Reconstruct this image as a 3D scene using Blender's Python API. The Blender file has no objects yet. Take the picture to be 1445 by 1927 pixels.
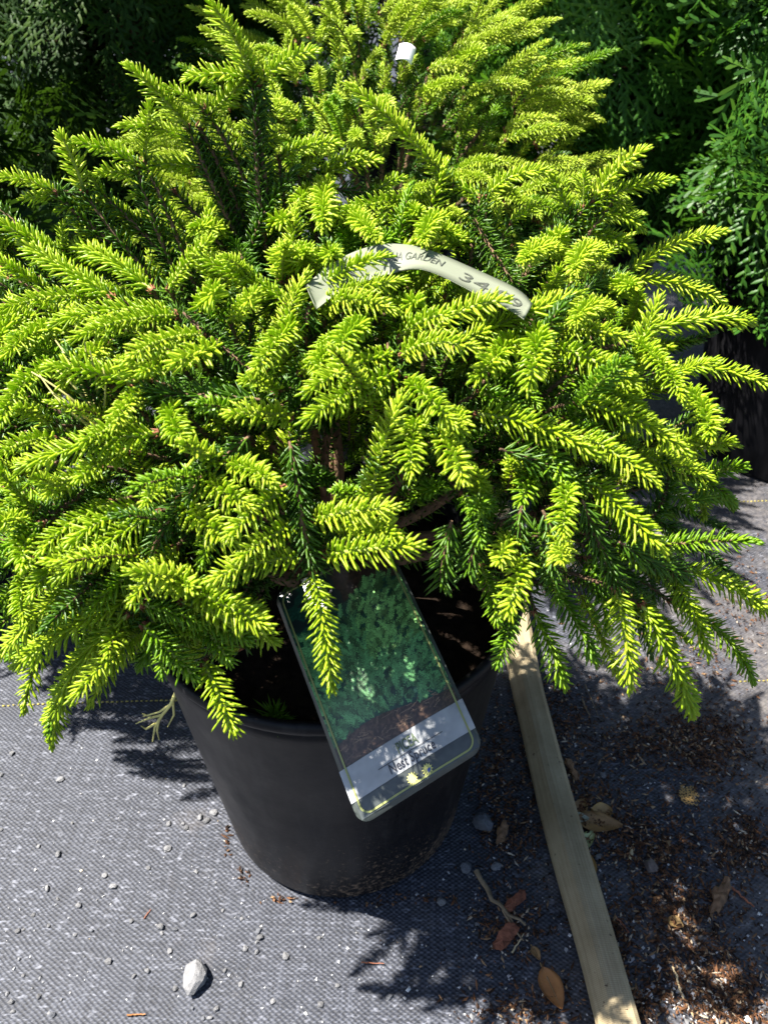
import bpy, math, random
import numpy as np
from mathutils import Vector, Matrix, Quaternion

R = math.radians
rng = np.random.default_rng(7)
random.seed(7)
scene = bpy.context.scene
COL = scene.collection

# ------------------------------------------------------------------ camera
CAM_H, PITCH, FPX, PW, PH = 0.70, R(39.0), 1511.0, 1445.0, 1927.0
cam = bpy.data.cameras.new("camera")
cam_ob = bpy.data.objects.new("camera", cam)
COL.objects.link(cam_ob)
cam_ob.location = (0, 0, CAM_H)
cam_ob.rotation_euler = (math.pi / 2 - PITCH, 0, 0)
cam.sensor_fit = 'VERTICAL'
cam.sensor_height = 24.0
cam.sensor_width = 18.0
cam.lens = 24.0 * FPX / PH
cam.clip_start, cam.clip_end = 0.02, 200.0
cam.dof.use_dof = True
cam.dof.focus_distance = 0.50
cam.dof.aperture_fstop = 10.5
scene.camera = cam_ob

# ------------------------------------------------------------------ sky, sun, exposure
SUN_EL = R(60.0)
SUN_AZ = Vector((-1.0, 0.10, 0)).normalized()          # horizontal direction TOWARDS the sun
sun_dir = Vector((SUN_AZ.x * math.cos(SUN_EL), SUN_AZ.y * math.cos(SUN_EL), math.sin(SUN_EL)))
world = bpy.data.worlds.new("World")
scene.world = world
world.use_nodes = True
nt = world.node_tree
nt.nodes.clear()
sky = nt.nodes.new('ShaderNodeTexSky')
sky.sky_type = 'NISHITA'
sky.sun_disc = False
sky.sun_elevation = SUN_EL
sky.sun_rotation = math.atan2(SUN_AZ.x, SUN_AZ.y)
bg = nt.nodes.new('ShaderNodeBackground')
bg.inputs['Strength'].default_value = 0.05
wo = nt.nodes.new('ShaderNodeOutputWorld')
nt.links.new(sky.outputs[0], bg.inputs[0])
nt.links.new(bg.outputs[0], wo.inputs[0])
sl = bpy.data.lights.new("sun", 'SUN')
sl.energy = 5.0
sl.angle = R(0.55)
sl.color = (1.0, 0.95, 0.87)
so = bpy.data.objects.new("sun", sl)
COL.objects.link(so)
so.rotation_euler = sun_dir.to_track_quat('Z', 'Y').to_euler()
so.location = (-2, 1, 4)
scene.view_settings.view_transform = 'Standard'
scene.view_settings.look = 'None'
scene.view_settings.gamma = 1.0
scene.view_settings.use_curve_mapping = False
scene.view_settings.exposure = 2.0
scene.render.engine = 'CYCLES'
scene.cycles.max_bounces = 7
scene.cycles.transmission_bounces = 5
scene.cycles.use_denoising = True

# ------------------------------------------------------------------ pixel helpers
FWD = np.array([0, math.cos(PITCH), -math.sin(PITCH)])
UPV = np.array([0, math.sin(PITCH), math.cos(PITCH)])
CAMP = np.array([0, 0, CAM_H])
def ray(x, y):
    return np.array([1.0, 0, 0]) * ((x - PW / 2) / FPX) + UPV * ((PH / 2 - y) / FPX) + FWD
def at_depth(x, y, d):
    return CAMP + ray(x, y) * d
def on_ground(x, y, z=0.0):
    r = ray(x, y)
    return CAMP + r * ((z - CAM_H) / r[2])
def depth_of(p):
    return float(np.dot(np.asarray(p) - CAMP, FWD))

# ------------------------------------------------------------------ object helpers
def link(o, parent=None):
    COL.objects.link(o)
    if parent is not None:
        o.parent = parent
    return o
def tag(o, label=None, cat=None, group=None, kind=None):
    if label: o["label"] = label
    if cat: o["category"] = cat
    if group: o["group"] = group
    if kind: o["kind"] = kind
    return o
def empty(name, loc=(0, 0, 0), rz=0.0):
    o = bpy.data.objects.new(name, None)
    o.location = loc
    o.rotation_euler = (0, 0, rz)
    o.empty_display_size = 0.02
    return link(o)
def mesh_from(name, verts, faces, mats, midx=None, smooth=True):
    me = bpy.data.meshes.new(name)
    me.from_pydata([tuple(v) for v in verts], [], [tuple(f) for f in faces])
    for m in mats: me.materials.append(m)
    if midx is not None:
        me.polygons.foreach_set('material_index', np.asarray(midx, dtype=np.int32))
    me.polygons.foreach_set('use_smooth', np.full(len(me.polygons), smooth, dtype=bool))
    me.update()
    return me
def obj(name, me, parent=None):
    return link(bpy.data.objects.new(name, me), parent)

class Geo:
    """collects triangles and quads in numpy, then builds one mesh"""
    def __init__(self):
        self.v, self.f, self.m, self.n = [], [], [], 0
    def add(self, verts, faces, mat=0):
        verts = np.asarray(verts, dtype=np.float64).reshape(-1, 3)
        faces = np.asarray(faces, dtype=np.int64)
        if faces.shape[1] == 3:
            faces = np.hstack([faces, np.full((len(faces), 1), -1)])
        f = np.where(faces >= 0, faces + self.n, -1)
        self.v.append(verts); self.f.append(f)
        self.m.append(np.full(len(f), mat, dtype=np.int32) if np.isscalar(mat) else np.asarray(mat, dtype=np.int32))
        self.n += len(verts)
    def arrays(self):
        return np.vstack(self.v), np.vstack(self.f), np.concatenate(self.m)
    def add_geo(self, arr, M, matmap=None):
        v, f, m = arr
        M = np.asarray(M)
        v2 = v @ M[:3, :3].T + M[:3, 3]
        self.v.append(v2); self.f.append(np.where(f >= 0, f + self.n, -1))
        self.m.append(m if matmap is None else np.asarray(matmap)[m]); self.n += len(v2)
    def mesh(self, name, mats, smooth=True):
        v, f, m = self.arrays()
        me = bpy.data.meshes.new(name)
        me.vertices.add(len(v))
        me.vertices.foreach_set('co', v.astype(np.float32).ravel())
        tri = f[:, 3] < 0
        cnt = np.where(tri, 3, 4).astype(np.int32)
        starts = np.concatenate([[0], np.cumsum(cnt)[:-1]]).astype(np.int32)
        flat = f.ravel(); flat = flat[flat >= 0].astype(np.int32)
        me.loops.add(len(flat))
        me.loops.foreach_set('vertex_index', flat)
        me.polygons.add(len(f))
        me.polygons.foreach_set('loop_start', starts)
        me.polygons.foreach_set('material_index', m.astype(np.int32))
        me.polygons.foreach_set('use_smooth', np.full(len(f), smooth, dtype=bool))
        for mt in mats: me.materials.append(mt)
        me.update(calc_edges=True)
        me.validate()
        return me

def unit(a):
    a = np.asarray(a, dtype=float)
    return a / np.maximum(np.linalg.norm(a, axis=-1, keepdims=True), 1e-9)

def tube(geo, pts, radii, seg=6, mat=0, cap=True):
    pts = np.asarray(pts, dtype=float); n = len(pts)
    radii = np.broadcast_to(np.asarray(radii, dtype=float), (n,))
    tan = unit(np.gradient(pts, axis=0))
    ref = np.array([0, 0, 1.0]) if abs(tan[0][2]) < 0.9 else np.array([1.0, 0, 0])
    s = unit(np.cross(tan, ref)); u = np.cross(s, tan)
    a = np.arange(seg) / seg * 2 * math.pi
    ring = (pts[:, None] + radii[:, None, None] * (np.cos(a)[None, :, None] * s[:, None] + np.sin(a)[None, :, None] * u[:, None])).reshape(-1, 3)
    F = []
    for i in range(n - 1):
        for j in range(seg):
            k = (j + 1) % seg
            F.append((i * seg + j, i * seg + k, (i + 1) * seg + k, (i + 1) * seg + j))
    geo.add(ring, F, mat)
    if cap:
        b = geo.n
        geo.add(np.vstack([ring[:seg], pts[:1], ring[-seg:], pts[-1:]]),
                [((j + 1) % seg, j, seg) for j in range(seg)] + [(seg + 1 + j, seg + 1 + (j + 1) % seg, 2 * seg + 1) for j in range(seg)], mat)

# ------------------------------------------------------------------ materials
def new_mat(name):
    m = bpy.data.materials.new(name)
    m.use_nodes = True
    t = m.node_tree
    return m, t, t.nodes['Principled BSDF'], t.nodes['Material Output']
def nd(t, kind, **kw):
    n = t.nodes.new(kind)
    for k, v in kw.items():
        if k in n.inputs: n.inputs[k].default_value = v
        else: setattr(n, k, v)
    return n
def ramp(t, stops, src, interp='LINEAR'):
    r = t.nodes.new('ShaderNodeValToRGB')
    r.color_ramp.interpolation = interp
    el = r.color_ramp.elements
    while len(el) < len(stops): el.new(0.5)
    for e, (p, c) in zip(el, stops):
        e.position = p
        e.color = (c[0], c[1], c[2], 1) if len(c) == 3 else c
    t.links.new(src, r.inputs[0])
    return r
def needle_mat(name, cols, trans_col, trans=0.35, rough=0.42, spec=0.42):
    m, t, p, out = new_mat(name)
    g = nd(t, 'ShaderNodeNewGeometry')
    oi = nd(t, 'ShaderNodeObjectInfo')
    a = nd(t, 'ShaderNodeMath', operation='MULTIPLY_ADD')
    t.links.new(g.outputs['Random Per Island'], a.inputs[0]); a.inputs[1].default_value = 0.55
    b = nd(t, 'ShaderNodeMath', operation='MULTIPLY')
    t.links.new(oi.outputs['Random'], b.inputs[0]); b.inputs[1].default_value = 0.45
    t.links.new(b.outputs[0], a.inputs[2])
    r = ramp(t, cols, a.outputs[0])
    t.links.new(r.outputs[0], p.inputs['Base Color'])
    p.inputs['Roughness'].default_value = rough
    p.inputs['Specular IOR Level'].default_value = spec
    tr = nd(t, 'ShaderNodeBsdfTranslucent')
    mx = nd(t, 'ShaderNodeMixRGB', blend_type='MULTIPLY'); mx.inputs[0].default_value = 0.0
    t.links.new(r.outputs[0], mx.inputs[1])
    hs = nd(t, 'ShaderNodeMixRGB'); hs.inputs[0].default_value = 0.6
    t.links.new(r.outputs[0], hs.inputs[1]); hs.inputs[2].default_value = (*trans_col, 1)
    t.links.new(hs.outputs[0], tr.inputs[0])
    ms = nd(t, 'ShaderNodeMixShader'); ms.inputs[0].default_value = trans
    t.links.new(p.outputs[0], ms.inputs[1]); t.links.new(tr.outputs[0], ms.inputs[2])
    t.links.new(ms.outputs[0], out.inputs['Surface'])
    return m
def plain(name, col, rough=0.6, spec=0.4, var=0.0, scale=40.0, bump=0.0, bscale=200.0):
    m, t, p, out = new_mat(name)
    p.inputs['Roughness'].default_value = rough
    p.inputs['Specular IOR Level'].default_value = spec
    if var > 0:
        tc = nd(t, 'ShaderNodeTexCoord')
        n = nd(t, 'ShaderNodeTexNoise', Scale=scale, Detail=5.0)
        t.links.new(tc.outputs['Object'], n.inputs['Vector'])
        lo = tuple(c * (1 - var) for c in col); hi = tuple(min(1, c * (1 + var)) for c in col)
        r = ramp(t, [(0.3, lo), (0.7, hi)], n.outputs[0])
        t.links.new(r.outputs[0], p.inputs['Base Color'])
    else:
        p.inputs['Base Color'].default_value = (*col, 1)
    if bump > 0:
        tc2 = nd(t, 'ShaderNodeTexCoord')
        n2 = nd(t, 'ShaderNodeTexNoise', Scale=bscale, Detail=4.0)
        t.links.new(tc2.outputs['Object'], n2.inputs['Vector'])
        bp = nd(t, 'ShaderNodeBump', Strength=bump, Distance=0.002)
        t.links.new(n2.outputs[0], bp.inputs['Height'])
        t.links.new(bp.outputs[0], p.inputs['Normal'])
    return m
def island_mat(name, cols, rough=0.8, spec=0.2):
    m, t, p, out = new_mat(name)
    g = nd(t, 'ShaderNodeNewGeometry')
    r = ramp(t, cols, g.outputs['Random Per Island'], 'LINEAR')
    t.links.new(r.outputs[0], p.inputs['Base Color'])
    p.inputs['Roughness'].default_value = rough
    p.inputs['Specular IOR Level'].default_value = spec
    return m

M_NEW = needle_mat('new_needle', [(0.0, (0.26, 0.40, 0.010)), (0.5, (0.38, 0.50, 0.018)), (1.0, (0.52, 0.60, 0.05))], (0.32, 0.58, 0.008), 0.45, 0.38)
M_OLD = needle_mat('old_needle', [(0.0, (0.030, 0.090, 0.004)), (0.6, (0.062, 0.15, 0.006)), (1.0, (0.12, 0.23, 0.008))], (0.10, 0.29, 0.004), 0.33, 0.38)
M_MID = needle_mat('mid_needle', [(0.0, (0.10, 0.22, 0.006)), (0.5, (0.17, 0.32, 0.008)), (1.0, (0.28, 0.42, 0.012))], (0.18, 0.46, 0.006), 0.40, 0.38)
M_NEW_LIT = needle_mat('lit_new_needle', [(0.0, (0.31, 0.46, 0.02)), (0.5, (0.44, 0.56, 0.04)), (1.0, (0.57, 0.65, 0.09))], (0.42, 0.58, 0.02), 0.40, 0.4)  # paler copy of the new needle; overexposed sunlight is put into the colour
M_STEM = plain('green_stem', (0.26, 0.32, 0.05), 0.6)
M_BUD = plain('bud_scale', (0.16, 0.055, 0.02), 0.7, var=0.4, scale=300)
M_WOOD = plain('bark', (0.13, 0.075, 0.04), 0.85, var=0.5, scale=160, bump=0.6, bscale=500)
M_THUJA = needle_mat('arborvitae_scale', [(0.0, (0.013, 0.055, 0.006)), (0.6, (0.030, 0.100, 0.009)), (1.0, (0.072, 0.155, 0.011))], (0.08, 0.22, 0.008), 0.30, 0.45, 0.25)
M_THUJA_LIT = needle_mat('lit_arborvitae_scale', [(0.0, (0.03, 0.10, 0.012)), (0.6, (0.065, 0.17, 0.02)), (1.0, (0.13, 0.24, 0.025))], (0.13, 0.32, 0.012), 0.36, 0.45, 0.25)  # brightened copy of the arborvitae scale; stronger light is put into the colour
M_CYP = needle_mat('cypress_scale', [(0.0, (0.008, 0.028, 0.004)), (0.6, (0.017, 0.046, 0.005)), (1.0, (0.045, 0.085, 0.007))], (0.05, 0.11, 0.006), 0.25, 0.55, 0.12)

# ------------------------------------------------------------------ needles and shoots
def add_needles(geo, base, direction, side, normal, length, width, thick, mat, detail=True, curve=0.12):
    """vectorised: one closed spindle per row of base (k,3)"""
    k = len(base)
    L = length[:, None]; W = width[:, None]; T = thick[:, None]
    if detail:
        ts, ws = [0.0, 0.30, 0.80], [0.55, 1.0, 0.86]
        ring = []
        for t_, w_ in zip(ts, ws):
            c = base + direction * L * t_ + normal * (L * curve * (t_ - t_ * t_))
            ring += [c + side * W * w_, c + normal * T * w_, c - side * W * w_, c - normal * T * w_]
        tip = base + direction * L
        V = np.stack(ring + [tip], axis=1)            # k,13,3
        F = []
        for i in range(2):
            for j in range(4):
                q = (j + 1) % 4
                F.append((i * 4 + j, i * 4 + q, (i + 1) * 4 + q, (i + 1) * 4 + j))
        for j in range(4):
            F.append((8 + j, 8 + (j + 1) % 4, 12, -1))
        nv = 13
    else:
        ring = []
        for t_, w_ in ((0.05, 0.7), (0.62, 1.0)):
            c = base + direction * L * t_ + normal * (L * curve * (t_ - t_ * t_))
            ring += [c + side * W * w_, c + normal * T * w_ * 1.2, c - side * W * w_]
        V = np.stack(ring + [base + direction * L], axis=1)
        F = [(0, 1, 4, 3), (1, 2, 5, 4), (2, 0, 3, 5), (3, 4, 6, -1), (4, 5, 6, -1), (5, 3, 6, -1)]
        nv = 7
    F = np.array(F)
    off = (np.arange(k) * nv)[:, None, None]
    FF = np.where(F[None] >= 0, F[None] + off, -1).reshape(-1, 4)
    geo.add(V.reshape(-1, 3), FF, mat)

def spine_needles(geo, pts, upv, per_m, nlen, mat, r, detail=True, fan=56, tipfan=12, wid=0.00100, gap=0.82, s0=0.03, s1=1.0, taper=True):
    """needles along a polyline, golden-angle spiral, parted a little underneath"""
    pts = np.asarray(pts, dtype=float)
    seg = np.linalg.norm(np.diff(pts, axis=0), axis=1)
    cum = np.concatenate([[0], np.cumsum(seg)]); Ltot = cum[-1]
    n = max(6, int(per_m * Ltot))
    s = np.linspace(s0, s1, n) + r.normal(0, 0.3 / n, n)
    s = np.clip(s, 0, 1)
    d = s * Ltot
    P = np.stack([np.interp(d, cum, pts[:, i]) for i in range(3)], axis=1)
    tg = np.gradient(pts, cum, axis=0)
    T = unit(np.stack([np.interp(d, cum, tg[:, i]) for i in range(3)], axis=1))
    U = unit(upv - T * (T @ upv)[:, None]) if upv.ndim == 1 else upv
    S = np.cross(T, U)
    phi = (np.arange(n) * 2.39996 + r.normal(0, 0.12, n)) % (2 * math.pi) - math.pi
    phi = phi * gap
    a = np.radians(fan + (tipfan - fan) * np.clip((s - 0.80) / 0.2, 0, 1) ** 1.3) + r.normal(0, 0.09, n)
    out = U * np.cos(phi)[:, None] + S * np.sin(phi)[:, None]
    D = unit(T * np.cos(a)[:, None] + out * np.sin(a)[:, None])
    side = unit(np.cross(D, out)); N = np.cross(side, D)
    l = nlen * (1 + r.normal(0, 0.12, n))
    if taper:
        l = l * np.interp(s, [0, 0.12, 0.75, 1.0], [0.62, 1.0, 0.95, 0.62])
        l = l * (1 - 0.22 * np.maximum(0, np.cos(phi)))       # upper needles shorter
    w = np.full(n, wid) * (1 + r.normal(0, 0.1, n))
    # needle sides twist so that broad faces vary
    tw = r.normal(0, 0.5, n)
    side2 = side * np.cos(tw)[:, None] + N * np.sin(tw)[:, None]
    N2 = np.cross(side2, D)
    add_needles(geo, P, D, side2, N2, l, w, w * 0.62, mat, detail)

def shoot_arrays(length, bend, seed, detail=True, per_m=2250, nlen=0.0108, wid=0.00082, yaw=0.0, mats=(0, 1, 2)):
    """one season's shoot along +X (chord), arching in XZ; slots needle, stem, bud"""
    r = np.random.default_rng(seed)
    g = Geo()
    n = 11
    th = np.linspace(bend * 0.55, -bend * 0.6, n) + r.normal(0, 0.02, n)
    ya = np.linspace(-yaw / 2, yaw / 2, n)
    st = np.stack([np.cos(th) * np.cos(ya), np.sin(ya), np.sin(th)], axis=1) * (length / (n - 1))
    pts = np.concatenate([[[0, 0, 0]], np.cumsum(st[:-1], axis=0)])
    # rotate so the chord lies on +X
    c = pts[-1]; q = Vector(c).rotation_difference(Vector((1, 0, 0))).to_matrix()
    pts = pts @ np.array(q).T
    nl = nlen * min(1.0, 0.55 + length / 0.09)
    spine_needles(g, pts, np.array([0, 0, 1.0]), per_m, nl, mats[0], r, detail, wid=wid)
    tube(g, pts, np.linspace(0.0013, 0.0007, n), 5 if detail else 3, mats[1], False)
    if detail:                                   # papery bud scales at the foot of the shoot
        for k in range(7):
            a = k / 7 * 2 * math.pi + r.uniform(-.3, .3)
            o = np.array([0, math.cos(a), math.sin(a)])
            b = o * 0.0012 + np.array([-0.001, 0, 0])
            tip = b + np.array([0.0034, 0, 0]) + o * 0.0018 * r.uniform(.6, 1.5)
            s_ = np.array([0, -math.sin(a), math.cos(a)]) * 0.0011
            g.add([b + s_, b - s_, tip, b + o * 0.0009], [(0, 1, 2), (1, 3, 2), (3, 0, 2)], mats[2])
    return g.arrays(), float(np.linalg.norm(pts[-1]))

LENS = [0.022, 0.034, 0.046, 0.060, 0.076, 0.095, 0.115]
VAR = []            # (chord length, bend, mesh by kind, arrays)
def geo_mesh(arr, name, mats):
    g = Geo(); g.add_geo(arr, np.eye(4)); return g.mesh(name, mats)
for li, L in enumerate(LENS):
    for bi, b in enumerate((0.12, 0.5, 0.95)):
        arr, chord = shoot_arrays(L, b, 100 + li * 10 + bi, True, yaw=rng.uniform(-0.35, 0.35))
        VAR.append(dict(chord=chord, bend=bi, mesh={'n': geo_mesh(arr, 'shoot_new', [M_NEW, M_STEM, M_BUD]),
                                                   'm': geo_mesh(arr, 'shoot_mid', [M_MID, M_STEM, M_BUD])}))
for v in VAR:                # the dark shoots reuse the shapes with the old needle
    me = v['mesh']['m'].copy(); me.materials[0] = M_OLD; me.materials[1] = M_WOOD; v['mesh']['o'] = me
    me = v['mesh']['n'].copy(); me.materials[0] = M_NEW_LIT; v['mesh']['p'] = me
LOWV = []                    # cheap versions for the uncounted inner mass
for li, L in enumerate((0.034, 0.052, 0.07)):
    for s in range(3):
        arr, chord = shoot_arrays(L, (0.1, 0.4, 0.8)[s], 300 + li * 10 + s, False, per_m=2000, nlen=0.0095, wid=0.0009)
        LOWV.append((arr, chord))

def frame(p0, p1, up, chord):
    """matrix that lays a +X shoot of given chord from p0 to p1"""
    p0 = np.asarray(p0, float); p1 = np.asarray(p1, float)
    d = p1 - p0; L = np.linalg.norm(d); x = d / max(L, 1e-6)
    z = up - x * np.dot(up, x)
    if np.linalg.norm(z) < 1e-3: z = np.array([0, 1.0, 0]) - x * x[1]
    z = z / np.linalg.norm(z); y = np.cross(z, x)
    s = L / chord
    M = np.eye(4); M[:3, 0] = x * s; M[:3, 1] = y * s; M[:3, 2] = z * s; M[:3, 3] = p0
    return M, s
def pick_variant(L, bend):
    best = min((v for v in VAR if v['bend'] == bend), key=lambda v: abs(math.log(L / v['chord'])))
    return best

# ------------------------------------------------------------------ GROUND
def ground_material():
    m, t, p, out = new_mat('woven_fabric')
    tc = nd(t, 'ShaderNodeTexCoord')
    mp = nd(t, 'ShaderNodeMapping'); mp.inputs['Rotation'].default_value = (0, 0, R(1.8))
    t.links.new(tc.outputs['Object'], mp.inputs[0])
    warp = nd(t, 'ShaderNodeTexNoise', Scale=28.0, Detail=2.0)
    t.links.new(mp.outputs[0], warp.inputs['Vector'])
    wv = nd(t, 'ShaderNodeVectorMath', operation='MULTIPLY_ADD')
    t.links.new(warp.outputs['Color'], wv.inputs[0]); wv.inputs[1].default_value = (0.006, 0.006, 0); t.links.new(mp.outputs[0], wv.inputs[2])
    sx = nd(t, 'ShaderNodeSeparateXYZ'); t.links.new(wv.outputs[0], sx.inputs[0])
    def sinw(sock, pitch):
        a = nd(t, 'ShaderNodeMath', operation='MULTIPLY'); t.links.new(sock, a.inputs[0]); a.inputs[1].default_value = math.pi / pitch
        b = nd(t, 'ShaderNodeMath', operation='SINE'); t.links.new(a.outputs[0], b.inputs[0]); return b.outputs[0]
    w0 = nd(t, 'ShaderNodeMath', operation='MULTIPLY'); t.links.new(sinw(sx.outputs[0], 0.0027), w0.inputs[0]); t.links.new(sinw(sx.outputs[1], 0.0019), w0.inputs[1])
    weave = nd(t, 'ShaderNodeMath', operation='MULTIPLY_ADD'); t.links.new(w0.outputs[0], weave.inputs[0]); weave.inputs[1].default_value = 0.5; weave.inputs[2].default_value = 0.5
    # every tape has its own tone, and tones drift along the tape
    rowm = nd(t, 'ShaderNodeMapping'); rowm.inputs['Scale'].default_value = (18.0, 420.0, 1.0); t.links.new(wv.outputs[0], rowm.inputs[0])
    rown = nd(t, 'ShaderNodeTexNoise', Scale=1.0, Detail=3.0, Roughness=0.7); t.links.new(rowm.outputs[0], rown.inputs['Vector'])
    colm = nd(t, 'ShaderNodeMapping'); colm.inputs['Scale'].default_value = (330.0, 14.0, 1.0); t.links.new(wv.outputs[0], colm.inputs[0])
    coln = nd(t, 'ShaderNodeTexNoise', Scale=1.0, Detail=3.0, Roughness=0.7); t.links.new(colm.outputs[0], coln.inputs['Vector'])
    tone = nd(t, 'ShaderNodeMix'); t.links.new(weave.outputs[0], tone.inputs[0]); t.links.new(coln.outputs[0], tone.inputs[2]); t.links.new(rown.outputs[0], tone.inputs[3])
    hb = nd(t, 'ShaderNodeMath', operation='MULTIPLY_ADD'); t.links.new(weave.outputs[0], hb.inputs[0]); hb.inputs[1].default_value = 0.28; t.links.new(tone.outputs[0], hb.inputs[2])
    br = ramp(t, [(0.42, (0.008, 0.009, 0.013)), (0.66, (0.024, 0.027, 0.037)), (0.88, (0.078, 0.085, 0.108))], hb.outputs[0])
    # pale dashes: glints on the glossy tapes, put into the colour
    fn = nd(t, 'ShaderNodeTexNoise', Scale=330.0, Detail=3.0)
    st = nd(t, 'ShaderNodeMapping'); st.inputs['Scale'].default_value = (0.45, 1.0, 1.0)
    t.links.new(wv.outputs[0], st.inputs[0]); t.links.new(st.outputs[0], fn.inputs['Vector'])
    fr = ramp(t, [(0.58, (0, 0, 0)), (0.74, (1, 1, 1))], fn.outputs[0])
    ln = nd(t, 'ShaderNodeTexNoise', Scale=6.0, Detail=5.0, Roughness=0.62)
    t.links.new(mp.outputs[0], ln.inputs['Vector'])
    lr = ramp(t, [(0.35, (0.25, 0.25, 0.25)), (0.66, (1, 1, 1))], ln.outputs[0])
    mm = nd(t, 'ShaderNodeMixRGB', blend_type='MULTIPLY'); mm.inputs[0].default_value = 1.0
    t.links.new(fr.outputs[0], mm.inputs[1]); t.links.new(lr.outputs[0], mm.inputs[2])
    c1 = nd(t, 'ShaderNodeMixRGB'); c1.inputs[2].default_value = (0.20, 0.21, 0.25, 1)
    t.links.new(mm.outputs[0], c1.inputs[0]); t.links.new(br.outputs[0], c1.inputs[1])
    # large-scale dust
    dn = nd(t, 'ShaderNodeTexNoise', Scale=9.0, Detail=8.0, Roughness=0.68)
    t.links.new(tc.outputs['Object'], dn.inputs['Vector'])
    sep = nd(t, 'ShaderNodeSeparateXYZ'); t.links.new(tc.outputs['Object'], sep.inputs[0])
    gx = nd(t, 'ShaderNodeMapRange'); gx.inputs[1].default_value = 0.02; gx.inputs[2].default_value = 0.34; gx.inputs[3].default_value = 0.0; gx.inputs[4].default_value = 0.24
    t.links.new(sep.outputs[0], gx.inputs[0])
    ad = nd(t, 'ShaderNodeMath', operation='ADD'); t.links.new(dn.outputs[0], ad.inputs[0]); t.links.new(gx.outputs[0], ad.inputs[1])
    dr = ramp(t, [(0.58, (0, 0, 0)), (0.92, (0.75, 0.75, 0.75))], ad.outputs[0])
    dc = nd(t, 'ShaderNodeTexNoise', Scale=160.0, Detail=4.0); t.links.new(tc.outputs['Object'], dc.inputs['Vector'])
    dcr = ramp(t, [(0.35, (0.05, 0.044, 0.042)), (0.62, (0.17, 0.15, 0.135))], dc.outputs[0])
    c2 = nd(t, 'ShaderNodeMixRGB'); t.links.new(dr.outputs[0], c2.inputs[0]); t.links.new(c1.outputs[0], c2.inputs[1]); t.links.new(dcr.outputs[0], c2.inputs[2])
    t.links.new(c2.outputs[0], p.inputs['Base Color'])
    p.inputs['Roughness'].default_value = 0.62
    p.inputs['Specular IOR Level'].default_value = 0.35
    bp = nd(t, 'ShaderNodeBump', Strength=0.7, Distance=0.0007)
    t.links.new(weave.outputs[0], bp.inputs['Height'])
    b2 = nd(t, 'ShaderNodeBump', Strength=0.35, Distance=0.006)
    t.links.new(ln.outputs[0], b2.inputs['Height']); t.links.new(bp.outputs[0], b2.inputs['Normal'])
    t.links.new(b2.outputs[0], p.inputs['Normal'])
    return m
def ground_z(x, y):
    return 0.0012 * math.sin(x * 9 + 1.3) * math.cos(y * 7.0 + 0.4) + 0.0005 * math.sin(x * 15 + y * 12)
def build_ground():
    xs = np.concatenate([[-20, -6, -2], np.linspace(-1.0, 1.0, 61), [2, 6, 20]])
    ys = np.concatenate([[-8, -2], np.linspace(-0.4, 1.8, 61), [3, 8, 25]])
    V, F = [], []
    for j, y in enumerate(ys):
        for i, x in enumerate(xs):
            V.append((x, y, ground_z(x, y) if (abs(x) < 1 and -0.4 < y < 1.8) else 0.0))
    nx = len(xs)
    for j in range(len(ys) - 1):
        for i in range(nx - 1):
            F.append((j * nx + i, j * nx + i + 1, (j + 1) * nx + i + 1, (j + 1) * nx + i))
    o = obj('ground', mesh_from('ground', V, F, [ground_material()]))
    tag(o, 'black woven weed-barrier fabric covering the nursery ground', kind='structure')
    return o
ground = build_ground()
def stitch_line(pa, pb, x0, x1):
    """yellow dashed marker thread woven in the fabric through two ground points"""
    a = on_ground(*pa); b = on_ground(*pb); d = unit(b - a); s = np.cross([0, 0, 1], d)
    g = Geo(); t = x0
    r = np.random.default_rng(int(pa[0]) + 5)
    while t < x1:
        L = 0.0026 * r.uniform(.6, 1.3); c = a + d * t + s * r.normal(0, .0002); w = 0.00062 * r.uniform(.7, 1.2)
        z = ground_z(c[0], c[1]) if abs(c[0]) < 1 else 0.0
        q = [c - d * L / 2 - s * w, c + d * L / 2 - s * w, c + d * L / 2 + s * w, c - d * L / 2 + s * w]
        V = [np.array([v[0], v[1], z + 0.0004]) for v in q] + [np.array([v[0] * .9 + c[0] * .1, v[1] * .9 + c[1] * .1, z + 0.0016]) for v in q]
        g.add(V, [(4, 5, 6, 7), (0, 1, 5, 4), (1, 2, 6, 5), (2, 3, 7, 6), (3, 0, 4, 7)], 0)
        t += 0.0052
    o = obj('marker_thread', g.mesh('marker_thread', [M_YEL]), ground)
    tag(o, kind='stuff'); return o
M_YEL = plain('yellow_thread', (0.30, 0.25, 0.06), 0.6, var=0.5, scale=90)
stitch_line((0, 1330), (1445, 1282), -0.25, 0.22); stitch_line((1392, 1284), (1445, 1282), 0.0, 0.5)
stitch_line((1310, 946), (1445, 943), 0.0, 0.7)

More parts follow.
